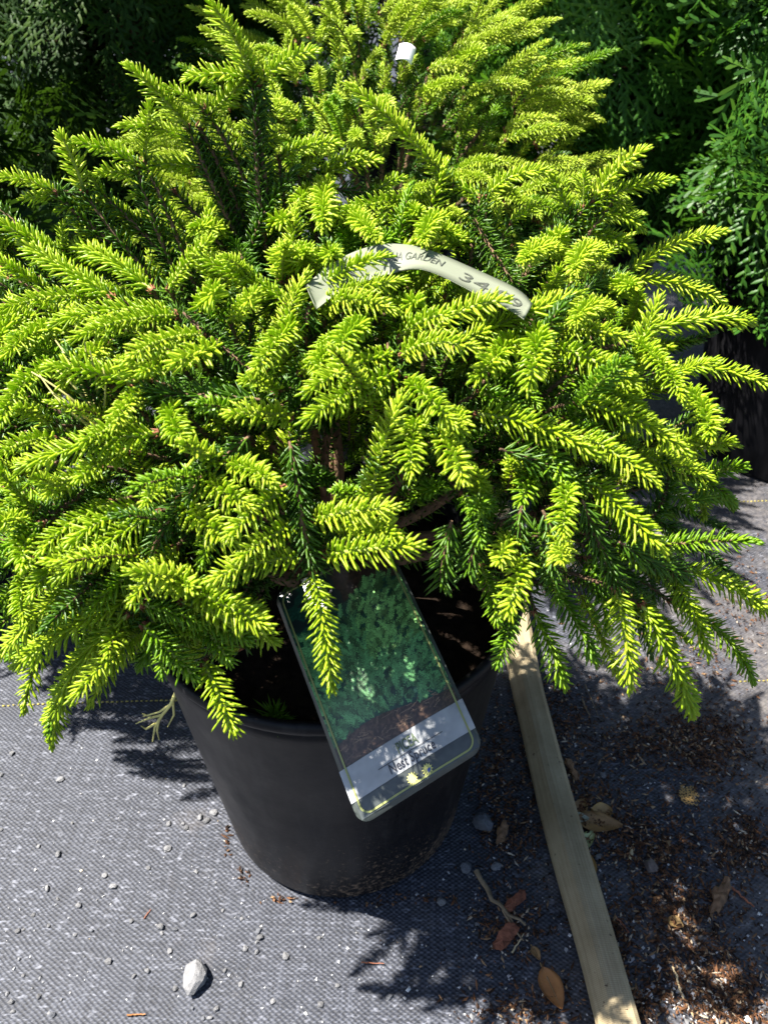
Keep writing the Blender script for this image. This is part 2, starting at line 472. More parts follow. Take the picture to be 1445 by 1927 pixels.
# ------------------------------------------------------------------ POTS
def pot_material(name, dirt=1.0):
    m, t, p, out = new_mat(name)
    tc = nd(t, 'ShaderNodeTexCoord')
    sep = nd(t, 'ShaderNodeSeparateXYZ'); t.links.new(tc.outputs['Object'], sep.inputs[0])
    n = nd(t, 'ShaderNodeTexNoise', Scale=260.0, Detail=6.0, Roughness=0.7); t.links.new(tc.outputs['Object'], n.inputs['Vector'])
    n2 = nd(t, 'ShaderNodeTexNoise', Scale=14.0, Detail=6.0, Roughness=0.65); t.links.new(tc.outputs['Object'], n2.inputs['Vector'])
    mr = nd(t, 'ShaderNodeMapRange'); mr.inputs[1].default_value = 0.0; mr.inputs[2].default_value = 0.13; mr.inputs[3].default_value = 0.20 * dirt; mr.inputs[4].default_value = 0.0
    t.links.new(sep.outputs[2], mr.inputs[0])
    a = nd(t, 'ShaderNodeMath', operation='ADD'); t.links.new(n.outputs[0], a.inputs[0]); t.links.new(mr.outputs[0], a.inputs[1])
    b = nd(t, 'ShaderNodeMath', operation='MULTIPLY_ADD'); t.links.new(n2.outputs[0], b.inputs[0]); b.inputs[1].default_value = 0.35; t.links.new(a.outputs[0], b.inputs[2])
    dr = ramp(t, [(0.86, (0, 0, 0)), (0.97, (1, 1, 1))], b.outputs[0])
    base = ramp(t, [(0.35, (0.004, 0.004, 0.005)), (0.62, (0.008, 0.008, 0.010)), (0.8, (0.022, 0.021, 0.023))], n2.outputs[0])
    mx = nd(t, 'ShaderNodeMixRGB'); t.links.new(dr.outputs[0], mx.inputs[0]); t.links.new(base.outputs[0], mx.inputs[1]); mx.inputs[2].default_value = (0.17, 0.12, 0.085, 1)
    t.links.new(mx.outputs[0], p.inputs['Base Color'])
    scm = nd(t, 'ShaderNodeMapping'); scm.inputs['Scale'].default_value = (60.0, 60.0, 9.0); t.links.new(tc.outputs['Object'], scm.inputs[0])
    scn = nd(t, 'ShaderNodeTexNoise', Scale=1.0, Detail=8.0, Roughness=0.72); t.links.new(scm.outputs[0], scn.inputs['Vector'])
    scr = ramp(t, [(0.50, (0, 0, 0)), (0.80, (0.75, 0.75, 0.75))], scn.outputs[0])
    mx2 = nd(t, 'ShaderNodeMixRGB'); t.links.new(scr.outputs[0], mx2.inputs[0]); t.links.new(mx.outputs[0], mx2.inputs[1]); mx2.inputs[2].default_value = (0.030, 0.029, 0.030, 1)
    t.links.new(mx2.outputs[0], p.inputs['Base Color'])
    rr = ramp(t, [(0.3, (0.36, 0.36, 0.36)), (0.7, (0.55, 0.55, 0.55))], n2.outputs[0])
    t.links.new(rr.outputs[0], p.inputs['Roughness'])
    p.inputs['Specular IOR Level'].default_value = 0.16
    bp = nd(t, 'ShaderNodeBump', Strength=0.15, Distance=0.0006); t.links.new(n.outputs[0], bp.inputs['Height']); t.links.new(bp.outputs[0], p.inputs['Normal'])
    return m
M_POT = pot_material('pot_plastic')
M_POT2 = pot_material('pot_plastic_clean', 0.0)
def lathe(name, prof, mat, parent=None, seg=96, wob=0.0, phase=0.0):
    V, F = [], []
    n = len(prof)
    for j in range(seg):
        a = j / seg * 2 * math.pi
        k = 1 + wob * math.sin(2 * a + phase) + wob * 0.5 * math.sin(3 * a + 1.7)
        for (r_, z_) in prof: V.append((r_ * k * math.cos(a), r_ * k * math.sin(a), z_))
    for j in range(seg):
        q = (j + 1) % seg
        for i in range(n - 1):
            F.append((j * n + i, q * n + i, q * n + i + 1, j * n + i + 1))
    me = mesh_from(name, V, F, [mat])
    o = obj(name, me, parent)
    return o
M_SOIL = plain('potting_soil', (0.014, 0.009, 0.006), 0.95, 0.1, var=0.6, scale=120, bump=1.0, bscale=260)
def make_pot(loc, rt, rb, h, mat, label, group, seg=96):
    root = empty('nursery_pot', loc)
    tag(root, label, 'pot', group)
    hs = h - 0.028
    rs = rb + (rt - rb) * (hs / h)
    lathe('pot_wall', [(0.004, 0.003), (rb - 0.012, 0.003), (rb - 0.010, 0.0012), (rb - 0.004, 0.0014), (rb, 0.008), (rb + (rt - rb) * .5, h * .5), (rs, hs), (rs + 0.0015, hs + 0.002),
                       (rs + 0.0018, h - 0.012), (rs - 0.001, h - 0.012), (rs - 0.0035, hs), (rb + (rt - rb) * .5 - .003, h * .5), (rb - 0.006, 0.012), (0.004, 0.010)], mat, root, seg, 0.006)
    lathe('rim', [(rs + 0.0012, h - 0.0125), (rt + 0.003, h - 0.0105), (rt + 0.0048, h - 0.006), (rt + 0.0042, h - 0.0015), (rt + 0.0018, h), (rt - 0.001, h - 0.001), (rs - 0.0008, h - 0.0125)], mat, root, seg, 0.006)
    # lumpy soil surface
    zs = h - 0.030; V, F = [], []
    nr, ns = 10, 48
    r_ = np.random.default_rng(3)
    for i in range(nr + 1):
        for j in range(ns):
            a = j / ns * 2 * math.pi; rr = (rs - 0.0065) * i / nr
            V.append((rr * math.cos(a), rr * math.sin(a), zs + r_.normal(0, 0.0022) + 0.006 * (1 - (i / nr) ** 2)))
    for i in range(nr):
        for j in range(ns):
            q = (j + 1) % ns
            F.append((i * ns + j, (i + 1) * ns + j, (i + 1) * ns + q, i * ns + q))
    obj('potting_soil', mesh_from('potting_soil', V, F, [M_SOIL]), root)
    return root
POT_X, POT_Y, POT_H = -0.038, 0.437, 0.293
RT, RB = 0.1375, 0.109
make_pot((POT_X, POT_Y, 0.0), RT, RB, POT_H, M_POT, 'round black plastic pot with dusty base holding the spruce that carries the picture tag', None)

# ------------------------------------------------------------------ MAIN SPRUCE
CC = np.array([-0.025, 0.44, 0.365]); RR = np.array([0.285, 0.19, 0.17])
def on_shell(x, y, s):
    d = ray(x, y); o = (CAMP - CC) / RR; q = d / RR
    a = q @ q; b = o @ q; c = o @ o - s * s
    disc = max(b * b - a * c, 0.0)
    return CAMP + d * ((-b - math.sqrt(disc)) / a)
# shoots seen in the photograph: base x,y, tip x,y (photo pixels), bend class, kind
SH = """
480 152 402 12 1 n; 487 157 590 97 1 n; 474 148 355 148 1 n; 375 238 478 137 0 n; 355 240 247 128 0 n; 384 205 318 165 0 n
378 275 233 236 1 n; 272 302 282 200 0 n; 410 304 531 261 1 n; 378 315 258 322 1 n; 445 357 512 309 0 n; 462 462 482 408 1 n
478 465 543 412 1 n; 455 462 362 432 1 n; 262 332 185 327 1 n; 160 362 117 257 0 n; 262 312 143 268 1 n; 105 362 0 333 1 n
108 369 45 374 0 n; 196 370 168 328 1 n; 352 466 232 402 1 n; 255 416 116 392 2 n; 213 560 40 455 0 n; 150 500 0 420 0 n
122 470 122 418 1 n; 196 470 140 418 0 n; 276 430 200 450 1 n; 288 547 135 462 1 n; 318 545 396 450 0 n; 96 552 0 490 0 n
190 562 0 585 1 n; 330 590 108 606 1 n; 332 596 140 638 1 n; 130 615 15 665 1 n; 62 602 0 648 1 n; 250 722 98 690 1 n
118 690 0 800 2 n; 382 632 245 675 1 n; 413 650 331 683 0 n; 280 716 235 680 0 n; 372 583 408 545 0 n; 435 606 481 551 0 n
545 570 378 483 0 n; 482 542 424 485 1 n; 563 605 480 702 1 n; 577 597 753 528 1 n; 578 602 738 583 2 n; 587 552 722 483 1 n
735 582 787 567 0 n; 530 524 534 466 0 n; 556 507 575 473 0 n; 593 497 628 475 0 n; 522 737 461 716 1 n; 565 702 619 665 0 n
737 668 580 737 1 n; 747 702 580 790 1 n; 296 815 46 877 1 n; 323 763 346 830 1 n; 280 737 217 802 1 n; 96 802 35 768 1 n
102 825 0 855 1 n; 70 964 0 885 0 n; 136 942 70 900 1 n; 56 988 0 983 1 n; 62 988 46 1062 1 n; 62 1052 44 1165 1 n
212 945 80 1037 1 n; 302 963 110 1088 1 n; 266 948 135 1018 1 n; 263 1118 30 1253 1 n; 152 1090 2 1232 1 n; 245 1155 98 1400 1 n
366 1105 500 1176 1 n; 284 1096 362 1106 0 n; 322 1160 304 1268 1 m; 360 1150 432 1242 1 m; 384 1246 440 1372 1 n; 338 940 442 1022 1 n
376 895 470 952 1 n; 426 874 512 906 0 n; 416 876 348 834 0 n; 536 920 434 1006 1 n; 552 985 452 1050 1 n; 566 1050 402 1090 1 n
590 978 738 955 1 n; 612 1045 782 1026 1 n; 588 1076 624 1291 1 n; 546 786 434 780 1 n; 326 910 274 946 1 n
752 636 842 592 1 n; 815 621 946 565 1 n; 870 641 1086 555 0 n; 755 670 893 655 2 n; 976 635 898 712 1 n; 1002 632 992 727 2 n
766 716 852 796 1 n; 862 775 852 813 0 n; 786 786 774 890 1 n; 826 820 870 902 1 n; 895 780 1119 853 1 n; 1040 655 1192 722 1 n
1085 756 1291 851 1 n; 1180 640 1283 749 1 n; 1206 626 1413 606 1 n; 1270 691 1445 726 1 n; 1036 624 1180 636 1 n; 1285 736 1334 820 1 n
1180 856 1331 896 1 n; 1100 900 1244 1031 1 n; 1070 910 1058 1006 1 n; 1050 998 1056 1056 0 n; 1000 872 980 946 1 m; 955 1010 938 1058 1 n
980 1045 956 1151 1 n; 905 1065 936 1168 1 m; 962 1140 938 1248 1 m; 1005 1150 1062 1288 1 m; 1045 1105 1120 1242 1 m; 1160 1110 1186 1287 1 n
1205 1135 1302 1347 1 n; 1283 1070 1445 1151 1 n; 1266 1082 1331 1228 1 n; 848 348 664 165 0 n; 905 372 828 346 1 n; 915 370 1036 324 2 n
835 386 622 420 1 n; 850 420 798 457 1 n; 1072 402 1038 334 0 n; 1098 386 1098 327 0 n; 1115 376 1209 284 1 n; 1078 408 1259 340 1 n
1118 402 1207 430 2 n; 1150 381 1192 392 1 n; 1040 430 1112 419 1 n; 1085 436 1188 466 1 n; 1185 510 1356 437 1 n; 1186 526 1356 566 1 n
1115 566 1191 540 1 n; 1178 616 1201 549 0 n; 1019 567 1052 508 0 n; 930 430 940 392 0 n; 1066 496 984 493 1 n; 525 298 634 271 1 n
602 337 708 302 1 n; 600 329 682 291 1 n; 612 346 609 428 1 n; 598 360 563 391 1 n; 705 362 758 335 1 n; 665 422 713 452 1 n
635 442 661 472 1 m; 517 497 536 467 0 n; 545 498 574 474 0 n; 700 440 640 400 1 n; 880 470 830 430 0 n; 960 420 1010 385 0 n
1010 470 1060 440 0 n; 1130 480 1080 515 1 n; 1150 590 1080 610 1 n; 930 690 1010 760 1 m; 1060 790 1160 870 1 m; 1090 820 1230 905 1 n
980 800 1060 900 1 m; 1130 940 1200 1060 1 m; 870 930 905 1020 1 m; 1010 1040 1050 1130 1 m; 1100 1050 1140 1180 1 m; 190 880 90 930 1 n
240 850 150 900 1 n; 180 1000 60 1120 1 n; 330 1030 250 1130 1 n; 420 960 380 1060 1 m; 470 1010 430 1100 1 m; 260 800 160 830 1 n
430 720 380 770 1 m; 340 690 270 700 1 n; 210 650 120 720 1 n; 640 640 600 700 1 n; 690 610 640 660 1 n; 840 560 900 520 0 m
760 520 800 490 0 m; 700 520 760 500 0 m; 420 380 480 350 0 n; 330 360 250 370 1 n; 560 330 600 300 0 n; 560 440 600 400 0 m
740 420 790 395 0 n; 760 460 700 470 1 m; 1090 690 1180 700 1 n; 1120 730 1230 800 1 n; 900 740 990 790 1 m; 1230 900 1300 960 1 m
"""
OLDSEG = """
487 158 497 265; 375 245 445 435; 445 435 475 520; 345 588 482 702; 492 752 270 737; 545 830 565 950; 565 950 587 1062; 470 820 380 895; 380 895 318 980
318 980 280 1096; 730 645 748 765; 1095 940 1163 1102; 1165 1020 1281 1076; 940 845 1095 912; 982 952 978 1042; 880 390 966 532; 1033 425 975 486; 1100 542 1182 520
630 356 712 376; 590 570 578 610; 105 362 162 366; 1040 570 1170 550; 60 985 160 920; 680 860 770 880; 900 850 780 830; 1190 640 1100 660; 905 960 880 1080; 850 980 830 1100; 1020 960 1035 1080
"""
spruce = empty('nest_spruce', (POT_X, POT_Y, POT_H - 0.03))
tag(spruce, 'spreading spruce with lime new shoots, growing in the black pot behind the picture tag', 'shrub')
ORI = np.array(spruce.location)

traced_and_added = []
for item in SH.replace('\n', ';').split(';'):
    q = item.split()
    if len(q) != 6: continue
    bx, by, tx, ty = map(float, q[:4])
    j = rng.uniform(-0.03, 0.03)
    p0 = on_shell(bx, by, 0.93 + j); p1 = on_shell(tx, ty, 1.07 + j)
    d = p1 - p0; L = np.linalg.norm(d)
    if L > 0.125: p1 = p0 + d * 0.125 / L     # keep a season's growth to its real length
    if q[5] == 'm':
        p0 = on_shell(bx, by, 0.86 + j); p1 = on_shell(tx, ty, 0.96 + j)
    traced_and_added.append((p0, p1, int(q[4]), q[5]))
# the spread goes on outside the photograph's left edge
rl = np.random.default_rng(91)
for i in range(34):
    x, y = rl.uniform(-190, -10), rl.uniform(430, 1020)
    p0 = on_shell(x + 60, y - 10, 0.93) + np.array([-0.02, rl.uniform(0, .10), 0]); a = rl.uniform(-.3, .9)
    traced_and_added.append((p0, p0 + unit(np.array([-math.cos(a), rl.normal(0, .3), -math.sin(a) * .7])) * rl.uniform(.05, .09), 1, 'n'))
for i in range(28):  # unseen shoots added past the left edge to shade the ground
    p0 = np.array([rl.uniform(-.42, -.33), rl.uniform(.46, .58), rl.uniform(.24, .38)]); a = rl.uniform(-.2, .9)
    traced_and_added.append((p0, p0 + unit(np.array([-math.cos(a), rl.normal(0, .35), -math.sin(a)])) * rl.uniform(.05, .08), 1, 'n'))
for i in range(16):  # shoots added up and left of the tag to shade it
    p0 = np.array([rl.uniform(-.21, -.10), rl.uniform(.30, .38), rl.uniform(.37, .45)])
    traced_and_added.append((p0, p0 + unit(np.array([rl.uniform(-.9, .4), -.6, rl.uniform(-.5, .3)])) * rl.uniform(.03, .05), 1, 'm' if i % 3 else 'n'))
for i in range(18):  # under-layer shoots, added to block sun flecks on the tag
    p0 = np.array([rl.uniform(-.15, -.06), rl.uniform(.29, .36), rl.uniform(.35, .43)])
    traced_and_added.append((p0, p0 + unit(np.array([rl.uniform(-1.0, .1), rl.uniform(-.5, .2), rl.uniform(-.5, .1)])) * rl.uniform(.03, .045), 1, 'm' if i % 4 else 'n'))
for i in range(9):  # last few shoots added to keep sun off the tag lettering
    p0 = np.array([rl.uniform(-.125, -.085), rl.uniform(.27, .295), rl.uniform(.395, .43)])
    traced_and_added.append((p0, p0 + unit(np.array([.6, rl.uniform(-.5, .2), rl.uniform(-.5, 0)])) * rl.uniform(.03, .04), 1, 'm' if i % 2 else 'n'))
# fill: shoots further inside the shell, growing outwards
def fill_shoot(r, smin, smax, lo=-0.42, centre=CC, radii=RR, gapfn=None):
    while True:
        az = r.uniform(0, 2 * math.pi); sz = r.uniform(lo, 1.0)
        c = math.sqrt(max(0, 1 - sz * sz)); n = np.array([c * math.cos(az), c * math.sin(az), sz])
        s = r.uniform(smin, smax)
        p = centre + n * radii * s
        if gapfn is not None and gapfn(p, n, r): continue
        break
    nn = unit(n / radii)
    d = unit(nn * r.uniform(.5, 1.0) + r.normal(0, 0.45, 3) + np.array([0, 0, 0.10 if sz > .2 else -0.45]))
    return p, d, n
def front_gap(p, n, r):
    # open, dark hollow in the skirt over the front of the pot
    q = p + unit(n / RR) * 0.05
    for a in (p, q):
        if a[1] < CC[1] - 0.01 and a[2] < 0.405 and -0.095 < a[0] < 0.115: return True
    return False
fills = []
rf = np.random.default_rng(21)
for i in range(60):
    p, d, n = fill_shoot(rf, 0.66, 0.88, lo=-0.12, gapfn=front_gap)
    L = rf.uniform(0.035, 0.07)
    tip = p + d * L
    if min(tip[1], p[1]) < CC[1] + 0.03 and tip[2] < 0.455 and -0.11 < tip[0] < 0.13: continue
    fills.append((p, p + d * L, int(rf.integers(0, 3)), 'n' if rf.random() < 0.62 else 'm'))
allsh = traced_and_added + fills
# cluster shoot bases into branches
bases = np.array([a[0] for a in allsh])
K = 34
cent = bases[rng.choice(len(bases), K, replace=False)]
for it in range(12):
    lab = np.argmin(((bases[:, None] - cent[None]) ** 2).sum(2), axis=1)
    for k in range(K):
        if (lab == k).any(): cent[k] = bases[lab == k].mean(0)
segs = []
for item in OLDSEG.replace('\n', ';').split(';'):
    q = item.split()
    if len(q) == 4:
        x0, y0, x1, y1 = map(float, q)
        segs.append((on_shell(x0, y0, 0.97), on_shell(x1, y1, 0.95)))
seglab = [int(np.argmin(((cent - (a + b) / 2) ** 2).sum(1))) for a, b in segs]
TRUNK = np.array([POT_X, POT_Y, POT_H - 0.026])
def bez(p0, p1, p2, n):
    t = np.linspace(0, 1, n)[:, None]
    return (1 - t) ** 2 * p0 + 2 * t * (1 - t) * p1 + t * t * p2
def add_shoot(parent, p0, p1, bend, kind, origin):
    L = float(np.linalg.norm(p1 - p0)); L = max(L, 0.016)
    v = pick_variant(L, bend)
    rad = unit((p0 - CC) / RR)
    up = unit(np.array([0, 0, 1.0]) * 0.8 + rad * 0.5)
    M, s = frame(p0, p1, up, v['chord'])
    o = bpy.data.objects.new('shoot', v['mesh'][kind])
    COL.objects.link(o); o.parent = parent
    M[:3, 3] -= origin
    o.matrix_local = Matrix(M.tolist())
    return o
# trunk
g = Geo()
tube(g, [TRUNK - ORI + np.array([0, 0, -0.02]), TRUNK - ORI + np.array([0.004, 0, 0.03]), TRUNK - ORI + np.array([0.0, 0.004, 0.075])], [0.013, 0.011, 0.007], 10, 0)
obj('trunk', g.mesh('trunk', [M_WOOD]), spruce)
rb_ = np.random.default_rng(5)
for k in range(K):
    mem = np.where(lab == k)[0]
    if len(mem) == 0: continue
    node = CC + (cent[k] - CC) * 0.62
    node[2] -= 0.012
    g = Geo()
    start = TRUNK + np.array([0, 0, rb_.uniform(0.0, 0.06)]) + rb_.normal(0, 0.004, 3)
    mid = TRUNK * 0.45 + node * 0.55 + np.array([0, 0, 0.02]) + rb_.normal(0, 0.012, 3)
    mid[2] = max(mid[2], 0.29)
    mp_ = bez(start, mid, node, 12)
    tube(g, mp_ - ORI, np.linspace(0.0048, 0.0024, 12), 6, 0, False)
    spine_needles(g, mp_[5:] - ORI, np.array([0, 0, 1.0]), 900, 0.009, 1, rb_, False, fan=62, tipfan=50, wid=0.00065, gap=1.0, taper=False)
    for i in mem:
        p0, p1 = allsh[i][0], allsh[i][1]
        c = (node + p0) / 2 + np.array([0, 0, 0.010]) + rb_.normal(0, 0.008, 3)
        tw = bez(node, c, p0, 8)
        tube(g, tw - ORI, np.linspace(0.0019, 0.0012, 8), 5, 0, False)
        spine_needles(g, tw - ORI, np.array([0, 0, 1.0]), 1700, 0.0092, 1, rb_, False, fan=60, tipfan=50, wid=0.0007, gap=0.95, taper=False)
    for (a, b), sl_ in zip(segs, seglab):
        if sl_ != k: continue
        tw = bez(a, (a + b) / 2 + rb_.normal(0, .003, 3), b, 8)
        tube(g, tw - ORI, np.array([.0006, .0012, .0015, .0016, .0016, .0015, .0012, .0006]), 6, 0, True)
        spine_needles(g, tw - ORI, unit(np.array([0, -0.4, 1.0])), 2100, 0.0105, 1, rb_, True, fan=52, tipfan=46, wid=0.00065, gap=0.9, taper=False)
    br_o = obj('branch', g.mesh('branch', [M_WOOD, M_OLD]), spruce)
    for i in mem:
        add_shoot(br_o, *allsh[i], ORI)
# the uncounted inner mass
g = Geo()
ri = np.random.default_rng(33)
INNER = []
for i in range(660):
    p, d, n = fill_shoot(ri, 0.40, 0.84, lo=-0.22, gapfn=front_gap)
    if i >= 540:             # low growth on the far side closes the view through the hollow
        p = np.array([ri.uniform(-.16, .16), ri.uniform(.47, .56), ri.uniform(.27, .40)]); d = unit(np.array([ri.normal(0, .6), ri.uniform(.2, 1), ri.normal(.1, .4)])); n = d
    arr, chord = LOWV[int(ri.integers(0, len(LOWV)))]
    tip = p + d * chord
    if min(tip[1], p[1]) < CC[1] + 0.03 and tip[2] < 0.455 and -0.11 < tip[0] < 0.13: continue
    L = chord * ri.uniform(0.8, 1.15)
    INNER.append((p, p + d * L))
    M, s = frame(p - ORI, p - ORI + d * L, unit(np.array([0, 0, 1.0]) + 0.4 * n), chord)
    k = ri.random()
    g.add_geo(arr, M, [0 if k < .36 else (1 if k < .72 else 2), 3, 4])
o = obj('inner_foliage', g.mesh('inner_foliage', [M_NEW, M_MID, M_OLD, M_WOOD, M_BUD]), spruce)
tag(o, kind='stuff')

# ------------------------------------------------------------------ SPRUCE BEHIND
def back_spruce():
    C2 = np.array([-0.005, 1.0, 0.36]); R2 = np.array([0.235, 0.27, 0.225])
    make_pot((C2[0], C2[1], 0), RT, RB, 0.265, M_POT2, 'black plastic pot hidden beneath the spruce that carries the white slip', None, 48)
    root = empty('nest_spruce', (C2[0], C2[1], 0.235))
    tag(root, 'sunlit lime spruce with a white paper slip, standing behind the tagged spruce', 'shrub')
    O2 = np.array(root.location); r = np.random.default_rng(77)
    g = Geo()
    tube(g, [(0, 0, -0.02), (0.003, 0, 0.03), (0, 0.003, 0.08)], [0.012, 0.01, 0.006], 8, 0)
    obj('trunk', g.mesh('trunk', [M_WOOD]), root)
    brs = []
    for k in range(16):
        a = k / 16 * 2 * math.pi + r.uniform(-.1, .1); e = r.uniform(0.15, 1.2)
        tip = C2 + np.array([math.cos(a) * math.cos(e), math.sin(a) * math.cos(e), math.sin(e)]) * R2 * 0.72
        g = Geo()
        pts = bez(np.array([C2[0], C2[1], 0.26]), (np.array([C2[0], C2[1], 0.26]) + tip) / 2 + [0, 0, .02], tip, 9)
        tube(g, pts - O2, np.linspace(.0045, .002, 9), 5, 0, False)
        spine_needles(g, pts[3:] - O2, np.array([0, 0, 1.0]), 900, 0.0105, 1, r, False, fan=60, tipfan=50, wid=.0009, gap=1, taper=False)
        brs.append((tip, obj('branch', g.mesh('branch', [M_WOOD, M_OLD]), root)))
    bt = np.array([b[0] for b in brs])
    n_obj = 0
    while n_obj < 285:
        p, d, n = fill_shoot(r, 0.86, 1.02, lo=-0.25, centre=C2, radii=R2)
        if n[1] > 0.55: continue
        d = unit(d * 0.55 + unit(np.array([n[0] + .25, n[1] * .8 - .15, 0.08])))
        L = r.uniform(0.045, 0.085)
        k = int(np.argmin(((bt - p) ** 2).sum(1)))
        v = pick_variant(L, int(r.integers(0, 2)))
        M, s = frame(p - O2, p - O2 + d * L, unit(np.array([0, 0, 1.0]) + .3 * n), v['chord'])
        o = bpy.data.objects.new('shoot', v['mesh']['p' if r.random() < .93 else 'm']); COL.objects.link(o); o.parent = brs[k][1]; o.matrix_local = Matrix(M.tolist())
        n_obj += 1
    g = Geo()
    for i in range(360):
        p, d, n = fill_shoot(r, 0.5, 0.93, lo=-0.4, centre=C2, radii=R2)
        arr, chord = LOWV[int(r.integers(0, len(LOWV)))]
        M, s = frame(p - O2, p - O2 + d * chord, unit(np.array([0, 0, 1.0]) + .3 * n), chord)
        k = r.random(); g.add_geo(arr, M, [0 if k < .5 else (1 if k < .8 else 2), 3, 4])
    tag(obj('inner_foliage', g.mesh('inner_foliage', [M_NEW_LIT, M_MID, M_OLD, M_WOOD, M_BUD]), root), kind='stuff')
back_spruce()

# ------------------------------------------------------------------ ARBORVITAE
def frond_arrays(seed, L=0.11, droop=0.5, cheap=False):
    """flat fan of scale-leaf sprays in the XY plane, growing along +X"""
    r = np.random.default_rng(seed); g = Geo()
    def lozenges(a, b, w, nseg):
        d = unit(b - a); s = unit(np.cross([0, 0, 1.0], d)); w *= 1.15
        if cheap:
            w *= 1.1; m1, m2 = a * .7 + b * .3, a * .25 + b * .75
            g.add([a + s * w * .7, m2 + s * w, b + s * w * .45, b - s * w * .45, m2 - s * w, a - s * w * .7], [(0, 1, 4, 5), (1, 2, 3, 4)], 0)
            return
        for i in range(nseg):
            t0, t1 = i / nseg, (i + 1.0) / nseg
            ww = w * (1 - 0.30 * i / nseg) * r.uniform(.9, 1.1); last = i == nseg - 1
            p, q = a + (b - a) * t0, a + (b - a) * t1; m_ = p * .42 + q * .58; h = np.array([0, 0, ww * .45]); e = .12 if last else .62
            g.add([p - s * ww * .62, p + s * ww * .62, m_ + s * ww, q + s * ww * e, q - s * ww * e, m_ - s * ww, m_ + h],
                  [(0, 6, 1), (1, 6, 2), (2, 6, 3), (3, 6, 4), (4, 6, 5), (5, 6, 0)], 0)
    def bendp(p):
        x = p[0] / L
        return np.array([p[0], p[1], -droop * L * x * x * 0.5 + 0.02 * math.sin(p[1] * 60 + seed)*0.1])
    n = 9
    for i in range(n):
        t = (i + .5) / n; a = np.array([L * t, 0.002 * math.sin(i * 2.1 + seed), 0])
        a2 = np.array([L * (t + 1 / n), 0.002 * math.sin((i + 1) * 2.1 + seed), 0])
        lozenges(bendp(a), bendp(a2), 0.0016, 2)
        side = 1 if i % 2 else -1
        for sd in (side,) if t > .7 else (side, -side):
            bl = L * (0.52 * (1 - t) ** 0.8 + 0.10) * r.uniform(.8, 1.1) * (1 if sd == side else .8)
            an = sd * R(r.uniform(38, 52)); d = np.array([math.cos(an), math.sin(an), 0])
            b = a + d * bl
            lozenges(bendp(a), bendp(b), 0.0015, max(2, int(bl / .006)))
            ns = max(1, int(bl / 0.0062))
            for j in range(ns):
                tt = (j + 1) / (ns + 1); c = a + d * bl * tt; s2 = 1 if j % 2 else -1
                an2 = an + s2 * R(42); sl2 = min(bl * 0.34, .014) * (1 - tt * .6) + .002
                e = c + np.array([math.cos(an2), math.sin(an2), 0]) * sl2
                lozenges(bendp(c), bendp(e), 0.0015, max(1, int(sl2 / .006)))
    return g.arrays()
FRONDS = [frond_arrays(50 + i, L, dr) for i, (L, dr) in enumerate(((.095, .3), (.115, .7), (.14, .5), (.11, 1.0), (.15, .8)))]
CHEAP = [frond_arrays(50 + i, L, dr, True) for i, (L, dr) in enumerate(((.095, .3), (.115, .7), (.14, .5), (.11, 1.0), (.15, .8)))]
FM = {}
def frond_mesh(i, mat):
    if (i, mat.name) not in FM: FM[(i, mat.name)] = geo_mesh(FRONDS[i], 'frond', [mat])
    return FM[(i, mat.name)]
def conifer(loc, rad, h, z0, mat, label, cat, n_part, n_mass, seed, potr=RT, pot_label=None, upright=0.5, face=None, name='arborvitae'):
    r = np.random.default_rng(seed); loc = np.array(loc, float)
    if pot_label: make_pot((loc[0], loc[1], 0), potr, potr * .78, 0.275, M_POT2, pot_label, None, 64)
    root = empty(name, (loc[0], loc[1], z0 - 0.03)); tag(root, label, cat)
    g = Geo(); tube(g, [(0, 0, -.02), (0.004, 0, h * .5), (0, .003, h * .98)], [.014, .009, .002], 8, 0)
    obj('trunk', g.mesh('trunk', [M_WOOD]), root)
    limbs = Geo(); mass = Geo(); parts = 0
    tot = n_part + n_mass
    for i in range(tot):
        is_part = i < n_part
        while True:
            t = r.uniform(0.0, 1.0) ** 0.9; az = r.uniform(0, 2 * math.pi)
            if is_part and face is not None:
                az = face + r.normal(0, 0.75)
            prof = rad * (0.72 + 0.55 * t - 1.0 * t * t * (1 if t > .55 else .75)) if t < .9 else rad * .25
            prof = max(prof, rad * .2)
            k = r.uniform(.84, 1.03) if is_part else r.uniform(.35, .97)
            break
        p = np.array([math.cos(az) * prof * k, math.sin(az) * prof * k, 0.03 + t * h])
        out = np.array([math.cos(az), math.sin(az), 0])
        d = unit(out * r.uniform(.5, 1) + np.array([0, 0, r.uniform(-.35, .9) * upright * 1.6]) + r.normal(0, .3, 3))
        L = r.uniform(.8, 1.25)
        if is_part:          # outer sprays fan out flat against the outside of the shrub
            tg = np.array([-math.sin(az), math.cos(az), 0]); e = r.uniform(-1.2, 1.2)
            d = unit(out * .35 + tg * math.sin(e) + np.array([0, 0, math.cos(e) * (1 if r.random() < .6 else -.8)]))
        base = p - d * 0.07 * L
        # sprays hang in near-vertical planes that stand out radially
        upn = unit(np.cross(d, [0, 0, 1.0]) * r.choice([-1, 1]) + r.normal(0, .55, 3) + np.array([0, 0, .5]))
        if is_part: upn = unit(out + np.array([0, 0, .5]) + r.normal(0, .35, 3))
        M, s = frame(base, base + d, upn, 1.0 / L)
        fi = int(r.integers(0, len(FRONDS)))
        if is_part:
            o = bpy.data.objects.new('frond', frond_mesh(fi, mat)); COL.objects.link(o); o.parent = root; o.matrix_local = Matrix(M.tolist())
        else:
            mass.add_geo(CHEAP[fi], M)
        if i % 3 == 0:
            tube(limbs, [np.array([0, 0, max(.01, base[2] - .04)]), base * [.6, .6, 1] - [0, 0, .015], base], [.003, .002, .001], 4, 0, False)
    obj('limbs', limbs.mesh('limbs', [M_WOOD]), root)
    tag(obj('crown', mass.mesh('crown', [mat]), root), kind='stuff')
    return root
